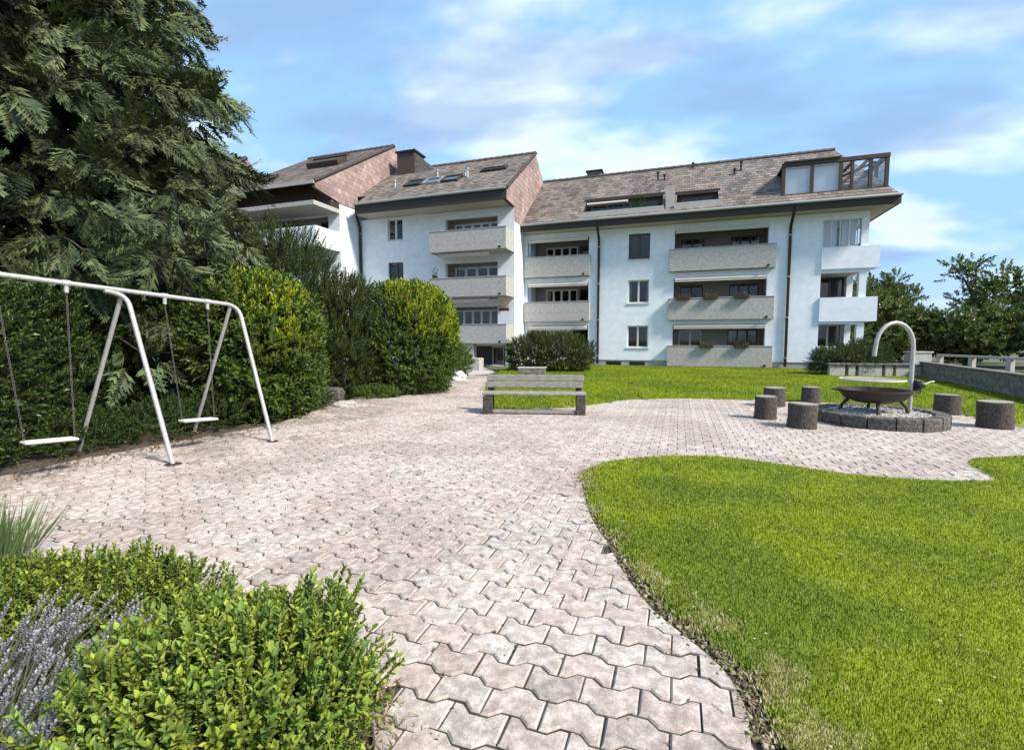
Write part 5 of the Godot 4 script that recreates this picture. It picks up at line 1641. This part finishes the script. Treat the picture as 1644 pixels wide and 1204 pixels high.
func plants():
	var dg := Color(0.032, 0.052, 0.018); var mg := Color(0.062, 0.10, 0.026); var yg := Color(0.105, 0.15, 0.034)
	# the big conifer at the left
	conifer()
	var laurel := []
	for k in 3: laurel.append(twig(200 + k, 11, 0.26, 0.13, 0.05, mg, yg))
	var yew := []
	for k in 3: yew.append(twig(210 + k, 26, 0.30, 0.075, 0.016, dg, mg, 0.8, true))
	var small := []
	for k in 3: small.append(twig(220 + k, 14, 0.22, 0.07, 0.035, dg * 1.2, mg * 1.2))
	var dark := [Color(0.8, 0.85, 0.8), Color(1, 1, 1), Color(0.9, 1.0, 0.8), Color(1.1, 1.15, 0.9)]
	var mixed := [Color(1, 1, 1), Color(0.8, 0.9, 0.9), Color(1.15, 1.1, 0.8), Color(0.9, 0.95, 0.8)]
	bush("hedge", "tall dark leafy hedge growing behind the swing frame", "hedge", Vector3(-7.5, 0, -6.3), Vector3(0.95, 1.2, 3.6), 0.28, 5.0, 6500, small, M.leaf, dark, {"rough": 0.10, "depth": 0.4, "lump": 0.6})
	bush("hedge_shrub", "dark leafy shrub filling the space between hedge and laurel", "shrub", Vector3(-7.1, 0, -10.1), Vector3(1.35, 1.35, 1.2), 0.3, 2.8, 2600, small, M.leaf, dark, {"rough": 0.14})
	var lau = bush("laurel_bush", "bushy laurel with yellow-green shoots beside the end of the swing frame", "bush", Vector3(-5.35, 0, -10.1), Vector3(1.12, 1.48, 1.3), 0.3, 2.6, 3600, laurel, M.leaf, mixed, {"rough": 0.09, "up": 0.7, "group": ""})
	bush("yew_shrub", "tall dark evergreen shrub before the left white block", "shrub", Vector3(-6.75, 0, -13.6), Vector3(1.75, 2.45, 1.5), 0.0, 2.2, 3800, yew, M.needle, dark, {"rough": 0.16, "up": 1.2, "scale": [0.9, 1.6]})
	bush("yew_shrub", "dark evergreen shrub squeezed between the laurel and the round bush", "shrub", Vector3(-4.75, 0, -13.4), Vector3(1.0, 1.65, 1.1), 0.0, 2.2, 2600, yew, M.needle, dark, {"rough": 0.14, "up": 1.2, "scale": [0.8, 1.5]})
	var rnd = bush("round_bush", "large clipped round bush with bright top before the balconies", "bush", Vector3(-3.3, 0, -14.6), Vector3(1.5, 1.66, 1.45), 0.2, 2.6, 4200, laurel, M.leaf, mixed, {"rough": 0.05, "up": 0.5, "scale": [0.65, 1.05]})
	bush("light_shrub", "small light green shrub at the foot of the round bush", "shrub", Vector3(-2.55, 0, -20.6), Vector3(0.7, 0.72, 0.6), 0.0, 2.2, 600, laurel, M.leaf, [Color(1.3, 1.25, 1.0), Color(1.1, 1.1, 0.9)], {"rough": 0.12, "scale": [0.6, 1.0]})
	bush("low_plant", "low yellow-green plant beside the white plastic sheet", "plant", Vector3(-3.2, 0, -17.9), Vector3(0.75, 0.24, 0.45), 0.0, 2.2, 500, laurel, M.leaf, [Color(1.5, 1.4, 1.0), Color(1.2, 1.2, 0.9)], {"rough": 0.15, "scale": [0.4, 0.7], "up": 1.2, "stems": 0})
	bush("ground_cover", "yellow-green ground cover beside the garden stones", "plant", Vector3(-3.75, 0, -13.0), Vector3(0.65, 0.14, 0.3), 0.25, 2.2, 500, laurel, M.leaf, [Color(1.4, 1.35, 1.0), Color(1.2, 1.2, 0.9)], {"rough": 0.15, "scale": [0.3, 0.55], "up": 1.2, "stems": 0})
	bush("front_shrub", "wide dark shrub before the lowered blind of the long block", "shrub", Vector3(1.85, 0, -24.4), Vector3(2.1, 0.93, 1.0), -FA, 3.0, 2600, small, M.leaf, [Color(1.0, 0.95, 0.8), Color(0.8, 0.8, 0.7), Color(1.2, 1.1, 0.9)], {"rough": 0.10, "scale": [0.9, 1.4], "up": 0.8})
	bush("juniper", "dark spreading juniper hanging over the terrace wall", "shrub", Vector3(15.2, 0.25, -21.6), Vector3(1.6, 0.5, 0.7), -0.1, 2.0, 1500, yew, M.needle, mixed, {"rough": 0.2, "up": 0.2, "scale": [0.8, 1.3], "sit": 0.75})
	bush("dark_bush", "dark bush behind the terrace wall by the house corner", "bush", Vector3(17.2, 0, -23.5), Vector3(1.2, 0.75, 0.8), 0.0, 2.2, 1200, small, M.leaf, dark, {"rough": 0.15})
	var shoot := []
	for k in 3: shoot.append(twig(240 + k, 10, 0.24, 0.11, 0.042, Color(0.22, 0.27, 0.03), Color(0.42, 0.45, 0.035), 0.7))  # new-growth colour, brightened to carry the sunlit look of the heads
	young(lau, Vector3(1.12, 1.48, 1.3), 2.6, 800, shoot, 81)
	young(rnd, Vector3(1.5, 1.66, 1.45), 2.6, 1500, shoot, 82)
	# low undergrowth along the hedge foot
	var ug := [[-6.35, -6.9, 0.26], [-6.75, -5.6, 0.26], [-5.85, -7.8, 0.3], [-5.5, -8.75, 0.3], [-7.1, -4.6, 0.28], [-4.95, -9.5, 0.3], [-4.95, -11.4, 0.3]]
	var ul := ["low leafy undergrowth between the near swing support's feet", "low leafy undergrowth below the near bay's swing seat", "low leafy undergrowth between the two swing supports", "low leafy undergrowth behind the far swing support", "low leafy undergrowth past the near swing seat by the grass clump", "low leafy undergrowth at the foot of the laurel", "low leafy undergrowth between the laurel and the grey boulder"]
	for k in ug.size():
		var q = ug[k]
		bush("undergrowth_plant", ul[k], "plant", Vector3(q[0], 0, q[1]), Vector3(0.5, q[2], 0.6), 0.3, 2.2, 420, small, M.leaf, mixed, {"rough": 0.2, "scale": [0.5, 0.8], "up": 0.9, "stems": 0, "group": "undergrowth along the hedge foot"})
	foreground()

func conifer():
	var base := Vector3(-10.6, 0, -10.8)
	var t := thing("conifer", "huge dark conifer with drooping sprays at the left of the garden", "tree", base)
	var H := 17.0
	var tm := MB.new()
	var path := []; var rad := []
	for k in 12:
		var y := H * k / 11.0
		path.append(Vector3(0.15 * sin(y * 0.7), y - 0.1, 0.15 * cos(y * 0.5))); rad.append(0.42 * (1.0 - y / H) + 0.03)
	tm.tube(path, rad, 12)
	obj("trunk", tm, M.bark, t)
	var sp := []
	for k in 4: sp.append(spray(300 + k, 0.62, Color(0.042, 0.064, 0.034), Color(0.115, 0.155, 0.066)))
	var xf := []; var cols := []
	var bm := MB.new()
	var r := RandomNumberGenerator.new(); r.seed = 33
	var y := 1.9
	while y < H - 0.6:
		var R: float = 5.0 * pow(1.0 - y / H, 0.72) + 0.5
		var nb := 11 if y < 12.0 else 7
		for k in nb:
			var a := TAU * k / nb + r.randf() * 0.7
			# leave out most of the far side, which the trunk side hides
			var o := Vector3(cos(a), 0, sin(a))
			var len := R * r.randf_range(0.72, 1.12)
			var pts := []; var rr := []
			for j in 7:
				var u := j / 6.0
				pts.append(Vector3(0, y, 0) + o * (len * u) + Vector3(0, 0.25 * u * len * 0.5 - 0.42 * u * u * len * 0.55, 0))
				rr.append(lerp(0.055, 0.008, u) * (0.6 + 0.1 * len))
			bm.tube(pts, rr, 5, Color.WHITE, false)
			var ns := int(len * 10.5)
			for j in ns:
				var u := 0.22 + 0.8 * (j + r.randf()) / ns
				var ii: float = clamp(u, 0, 1) * 6.0
				var i0 := int(min(ii, 5.0))
				var p: Vector3 = pts[i0].lerp(pts[i0 + 1], ii - i0)
				var side := Vector3(-o.z, 0, o.x) * (r.randf_range(-1.0, 1.0))
				p += side * 0.35 * len * 0.22 + Vector3(0, r.randf_range(-0.25, 0.1), 0)
				var d := o * 0.55 + side * 0.7 + Vector3(0, r.randf_range(-1.1, -0.15), 0)
				if r.randf() < 0.15: d.y = r.randf_range(0.0, 0.4)
				xf.append(Transform3D(along(d, r.randf() * TAU, r.randf_range(0.75, 1.35)), p))
				cols.append(Color.WHITE)
		y += 0.40
	obj("limbs", bm, M.bark, t)
	field(t, "crown", sp, xf, cols, M.needle)
	print("sprays ", xf.size())

func foreground():
	var a := Color(0.10, 0.155, 0.034); var b := Color(0.31, 0.38, 0.065)
	var tw := []
	for k in 4: tw.append(twig(400 + k, 18, 0.16, 0.034, 0.017, a, b, 0.85, false, true))
	var tint := [Color(1, 1, 1), Color(1.1, 1.05, 0.8), Color(0.85, 0.95, 0.9), Color(1.0, 0.98, 0.7), Color(0.7, 0.85, 0.9)]
	bush("leafy_shrub", "bright green small-leaved shrub in the front bed by the paving", "shrub", Vector3(-1.08, 0, -1.70), Vector3(0.43, 0.235, 0.39), 0.5, 2.4, 2300, tw, M.soft_leaf, tint, {"rough": 0.30, "up": 1.1, "scale": [0.65, 1.15], "lump": 2.4, "depth": 0.5})
	bush("leafy_shrub", "dull green small-leaved shrub left of the lavender in the front bed", "shrub", Vector3(-2.5, 0, -2.45), Vector3(0.80, 0.135, 0.42), 0.2, 2.4, 2300, tw, M.soft_leaf, [Color(0.75, 0.8, 0.75), Color(0.6, 0.65, 0.6), Color(1.0, 0.95, 0.6)], {"rough": 0.22, "up": 1.1, "scale": [0.6, 1.0], "lump": 2.4, "depth": 0.5})
	# lavender: thin grey stems fanning from the lower left
	var r := RandomNumberGenerator.new(); r.seed = 61
	for q in [[-1.72, -1.62, 130, "grey lavender clump with leaning purple stems beside the bright shrub"], [-2.12, -1.85, 150, "grey lavender clump with purple stems at the outer side of the bed"], [-1.62, -1.28, 110, "grey lavender clump at the foot of the bright shrub"]]:
		var t := thing("lavender", q[3], "plant", Vector3(q[0], 0, q[1]), 0.0, "lavender in the front bed")
		var sm := MB.new(); var fm := MB.new(); var lm := MB.new()
		for k in q[2]:
			var an := r.randf() * TAU
			var p := Vector3(cos(an), 0, sin(an)) * r.randf() * 0.22
			var d := (Vector3(p.x * 2.2 + 0.45, 1.0, p.z * 2.2 - 0.1) + Vector3(r.randf_range(-0.25, 0.25), 0, r.randf_range(-0.25, 0.25))).normalized()
			var len := r.randf_range(0.32, 0.55)
			var m := p + d * len * 0.55 + Vector3(0, 0.02, 0); var e := p + d * len + Vector3(0.03, -0.02, 0)
			sm.tube([p, m, e], [0.0028, 0.0022, 0.0018], 4, Color(0.17, 0.19, 0.12), false)
			for j in 7:
				var u := e.lerp(m, j * 0.055)
				for s in 3:
					var aa := s * 2.1 + j
					add_blade(fm, u, (d + Vector3(cos(aa), 0, sin(aa)) * 0.9).normalized(), Vector3.UP, 0.016, 0.009, Color(0.23, 0.225, 0.27) * r.randf_range(0.7, 1.3))
			for j in 8:
				var u := p.lerp(m, r.randf() * 0.8)
				var aa := r.randf() * TAU
				add_blade(lm, u, (d + Vector3(cos(aa), 0.2, sin(aa)) * 0.8).normalized(), Vector3.UP, r.randf_range(0.03, 0.05), 0.005, Color(0.13, 0.17, 0.09) * r.randf_range(0.7, 1.3))
		for mb in [sm, fm, lm]:
			for j in mb.c.size(): mb.c[j].a = 1.0
		var o1 := obj("stems", sm, M.needle, t); var o2 := obj("flower_spikes", fm, M.needle, t); var o3 := obj("leaves", lm, M.needle, t)
		for o in [o1, o2, o3]: o.set_meta("kind", "stuff")
	# upright tuft at the left edge
	var t2 := thing("grass_clump", "tall wispy grass clump standing at the paving edge", "plant", Vector3(-3.62, 0, -3.25))
	var gm := MB.new()
	for k in 260:
		var an := r.randf() * TAU
		var p := Vector3(cos(an), 0, sin(an)) * r.randf() * 0.16
		var d := (Vector3(p.x * 2.4 + 0.12, 1.0, p.z * 2.4) + Vector3(r.randf_range(-0.3, 0.3), 0, r.randf_range(-0.3, 0.3))).normalized()
		var f := r.randf_range(0.6, 1.3)
		add_blade(gm, p, d, Vector3(0.3, 0, 1), r.randf_range(0.25, 0.55), 0.008, Color(0.10 * f, 0.15 * f, 0.055 * f))
	var o4 := obj("blades", gm, M.blade, t2)
	o4.set_meta("kind", "stuff")
	# dry weeds and litter along the bed edge
	var w := MB.new()
	var ed := px_list([440, 1000, 520, 1040, 580, 1090, 605, 1140, 610, 1204])
	for k in 700:
		var i := r.randi() % (ed.size() - 1)
		var e := ed[i].lerp(ed[i + 1], r.randf())
		var p := Vector3(e.x + r.randfn(0, 0.05), 0.01, e.y + r.randfn(0, 0.05))
		var c: Color = [Color(0.26, 0.20, 0.11), Color(0.13, 0.085, 0.045), Color(0.15, 0.17, 0.04), Color(0.33, 0.28, 0.17)][r.randi() % 4]
		add_blade(w, p, Vector3(r.randf_range(-1, 1), r.randf_range(0.1, 1.3), r.randf_range(-1, 1)).normalized(), Vector3(0.2, 0.1, 1), r.randf_range(0.02, 0.08), r.randf_range(0.003, 0.012), c)
	var wo := obj("dry_weeds", w, M.blade)
	tag(wo, "dry weeds and straw along the front bed's edge", "weeds", "", "stuff")

# ------------------------------------------------------------------ trees behind the right wall
func broad_tree(label: String, at: Vector3, h: float, cr: Vector3, clumps: int, per: int, meshes: Array, sd: int, low: float, tint: Array, rc := 0.75):
	var t := thing("broadleaf_tree", label, "tree", at, 0.0, "trees behind the concrete wall")
	var r := RandomNumberGenerator.new(); r.seed = sd
	var tm := MB.new()
	tm.tube([Vector3(0, -0.1, 0), Vector3(0.1, h * 0.3, 0), Vector3(-0.05, h * 0.6, 0.1), Vector3(0, h * 0.92, 0)], [h * 0.028, h * 0.022, h * 0.014, 0.02], 8)
	obj("trunk", tm, M.bark, t)
	var lm := MB.new()
	var xf := []; var cols := []
	for k in clumps:
		var d := Vector3(r.randfn(), r.randfn(), r.randfn()).normalized() * pow(r.randf(), 0.4)
		var c := Vector3(d.x * cr.x, low + (h - low) * 0.5 + d.y * (h - low) * 0.5, d.z * cr.z)
		var s := Vector3(0, clamp(c.y * 0.65, 0.5, h * 0.8), 0)
		lm.tube([s, s.lerp(c, 0.5) + Vector3(0, 0.2, 0), c], [h * 0.008, h * 0.005, 0.012], 5, Color.WHITE, false)
		var rr := rc * r.randf_range(0.6, 1.3)
		for j in per:
			var e := Vector3(r.randfn(), r.randfn() * 0.7, r.randfn()) * rr * 0.5
			xf.append(Transform3D(along(e + Vector3(0, 0.3, 0), r.randf() * TAU, r.randf_range(0.8, 1.5)), c + e))
			cols.append(tint[r.randi() % tint.size()])
	obj("limbs", lm, M.bark, t)
	field(t, "crown", meshes, xf, cols, M.leaf)
func background_trees():
	var tw := []
	for k in 3: tw.append(twig(500 + k, 12, 0.38, 0.20, 0.10, Color(0.08, 0.11, 0.045), Color(0.18, 0.225, 0.085)))
	var ti := [Color(1, 1, 1), Color(0.85, 0.9, 0.85), Color(1.15, 1.1, 0.9)]
	broad_tree("loose tree beside the house corner with sky showing through", Vector3(27.0, 0, -36.0), 6.6, Vector3(2.4, 0, 2.0), 26, 20, tw, 1, 2.6, ti, 0.6)
	broad_tree("tallest thin-crowned tree standing behind the rail fence", Vector3(32.5, 0, -34.0), 7.6, Vector3(1.9, 0, 1.8), 24, 15, tw, 2, 3.0, ti, 0.6)
	broad_tree("bushy tree at the side of the thin-crowned tree", Vector3(35.5, 0, -32.0), 6.0, Vector3(2.2, 0, 2.0), 28, 20, tw, 3, 1.6, ti, 0.65)
	broad_tree("wide dark tree filling the gap by the garden corner", Vector3(24.2, 0, -31.5), 4.3, Vector3(2.6, 0, 2.0), 48, 40, tw, 4, 0.4, ti)
	broad_tree("dense low tree behind the pale fence posts", Vector3(28.5, 0, -29.5), 3.3, Vector3(2.6, 0, 1.8), 48, 40, tw, 5, 0.4, ti)
	broad_tree("dense tree at the outer end of the concrete wall", Vector3(31.5, 0, -26.5), 3.9, Vector3(2.6, 0, 2.2), 42, 30, tw, 6, 0.4, ti)
	broad_tree("dark tree close behind the corner balconies", Vector3(20.8, 0, -31.0), 5.0, Vector3(1.5, 0, 1.6), 34, 38, tw, 7, 0.5, ti)
	broad_tree("rounded tree past the end of the pale rail", Vector3(27.5, 0, -20.5), 3.5, Vector3(2.4, 0, 2.2), 36, 34, tw, 8, 0.3, ti)

# ------------------------------------------------------------------ grass
func tuft(sd: int, n: int, h: float, w: float, wid: float) -> ArrayMesh:
	var r := RandomNumberGenerator.new(); r.seed = sd
	var mb := MB.new()
	for k in n:
		var p := Vector3(r.randf_range(-w, w), 0, r.randf_range(-w, w))
		var d := Vector3(r.randf_range(-0.7, 0.7), 1.0, r.randf_range(-0.7, 0.7)).normalized()
		var f := r.randf_range(0.7, 1.3)
		var col := Color(f, f, f)
		var l := h * r.randf_range(0.6, 1.2)
		var s := Vector3(d.z, 0, -d.x)
		if s.length() < 0.05: s = Vector3.RIGHT
		s = s.normalized().rotated(Vector3.UP, r.randf() * 3.0) * wid * 0.5
		var nu := (Vector3(0, 1.0, 0) + d * 0.3 + s.cross(d).normalized() * 0.45).normalized()
		mb.tri(p - s, p + s, p + d * l, nu, nu, nu, col)
	return mb.mesh()
func grass():
	var near := []
	for k in 3: near.append(tuft(600 + k, 14, 0.024, 0.036, 0.0065))
	var far := []
	for k in 2: far.append(tuft(620 + k, 12, 0.055, 0.10, 0.016))
	var r := RandomNumberGenerator.new(); r.seed = 91
	var gn := FastNoiseLite.new(); gn.seed = 12; gn.frequency = 0.6; gn.fractal_octaves = 4
	var xf := []; var cols := []
	var edge := LAWN_NEAR.slice(0, 50)
	for k in 330000:
		if xf.size() >= 110000: break
		# denser near the camera
		var z := -pow(r.randf(), 1.35) * 7.6 - 1.1
		var x := r.randf_range(0.6, 1.15 * -z + 0.6)
		var p := Vector2(x, z)
		if not Geometry2D.is_point_in_polygon(p, LAWN_NEAR): continue
		var dist := 9.0
		if x < 2.6:
			for e in edge: dist = min(dist, e.distance_to(p))
		var n0 := gn.get_noise_2d(x, z)
		var bare: bool = dist < 0.06 + 0.20 * max(0.0, 3.4 + z) and gn.get_noise_2d(x * 4.0 + 9.0, z * 4.0) > -0.02 + dist * 0.3
		var c := Color(0.30, 0.375, 0.026).lerp(Color(0.185, 0.27, 0.03), clamp(0.5 + n0 * 1.6 + 0.5 * gn.get_noise_2d(x * 3.1 + 40.0, z * 3.1), 0, 1))
		if r.randf() < 0.06: c = Color(0.40, 0.41, 0.13)
		if bare and r.randf() < 0.85 - dist * 1.4: c = Color(0.52, 0.46, 0.27) if r.randf() < 0.6 else Color(0.33, 0.33, 0.09)
		var f := r.randf_range(0.75, 1.25)
		xf.append(Transform3D(Basis(Vector3.UP, r.randf() * TAU).scaled(Vector3.ONE * r.randf_range(0.7, 1.25) * (1.0 + 0.06 * -z)), Vector3(x, 0.028, z)))
		cols.append(Color(c.r * f, c.g * f, c.b * f))
	var eb := MB.new()
	for k in 2600:
		var i := r.randi() % 40
		var e := LAWN_NEAR[i].lerp(LAWN_NEAR[i + 1], r.randf())
		var q := Vector3(e.x + r.randfn(-0.05, 0.045), 0.014 + r.randf() * 0.012, e.y + r.randfn(0.0, 0.03))
		var cl := [Color(0.09, 0.07, 0.05), Color(0.30, 0.25, 0.15), Color(0.16, 0.12, 0.08), Color(0.20, 0.24, 0.05), Color(0.40, 0.36, 0.26)][r.randi() % 5] as Color
		if r.randf() < 0.4:
			var sz := r.randf_range(0.006, 0.02)
			eb.cbox(q, Vector3(sz, sz * 0.7, sz * 1.3), sz * 0.2, Basis(Vector3(r.randf(), 1, r.randf()).normalized(), r.randf() * 6.0), cl)
		else:
			add_blade(eb, q, Vector3(r.randf_range(-1, 1), r.randf_range(0.0, 1.0), r.randf_range(-1, 1)).normalized(), Vector3(0.2, 0.1, 1), r.randf_range(0.02, 0.06), r.randf_range(0.003, 0.008), cl)
	var ebo := obj("edge_litter", eb, M.blade)
	tag(ebo, "straw, clods and grit along the cut edge of the near lawn", "litter", "", "stuff")
	var cf := MB.new()
	for k in 90:
		var z := -pow(r.randf(), 1.2) * 7.0 - 1.2
		var x := r.randf_range(0.8, 1.1 * -z + 0.6)
		if not Geometry2D.is_point_in_polygon(Vector2(x, z), LAWN_NEAR): continue
		var q := Vector3(x, 0.055 + r.randf() * 0.01, z)
		for j in 6:
			var an := TAU * j / 6.0
			add_blade(cf, q, Vector3(cos(an), 0.35, sin(an)).normalized(), Vector3.UP, 0.008, 0.006, Color(0.55, 0.56, 0.42))
	var cfo := obj("clover_flowers", cf, M.blade)
	tag(cfo, "tiny white clover flowers dotted over the near lawn", "flowers", "", "stuff")
	var a := Node3D.new()
	a.name = "lawn_grass"; add_child(a)
	tag(a, "short mown grass of the lawn beside the near paving", "grass", "", "stuff")
	field(a, "blades", near, xf, cols, M.blade)
	xf = []; cols = []
	for k in 400000:
		if xf.size() >= 70000: break
		var z := r.randf_range(-31.0, -9.0); var x := r.randf_range(-1.0, 18.0)
		if r.randf() > 10.0 / -z: continue
		var p := Vector2(x, z)
		if not Geometry2D.is_point_in_polygon(p, LAWN_FAR): continue
		var n0 := gn.get_noise_2d(x * 0.5, z * 0.5)
		var c := Color(0.31, 0.385, 0.024).lerp(Color(0.21, 0.295, 0.028), clamp(0.5 + n0 * 1.5, 0, 1))
		var f := r.randf_range(0.8, 1.2)
		xf.append(Transform3D(Basis(Vector3.UP, r.randf() * TAU).scaled(Vector3.ONE * r.randf_range(0.7, 1.2)), Vector3(x, 0.008, z)))
		cols.append(Color(c.r * f, c.g * f, c.b * f))
	var b := Node3D.new()
	b.name = "lawn_grass_001"; add_child(b)
	tag(b, "mown grass of the far lawn before the long white block", "grass", "", "stuff")
	field(b, "blades", far, xf, cols, M.blade)
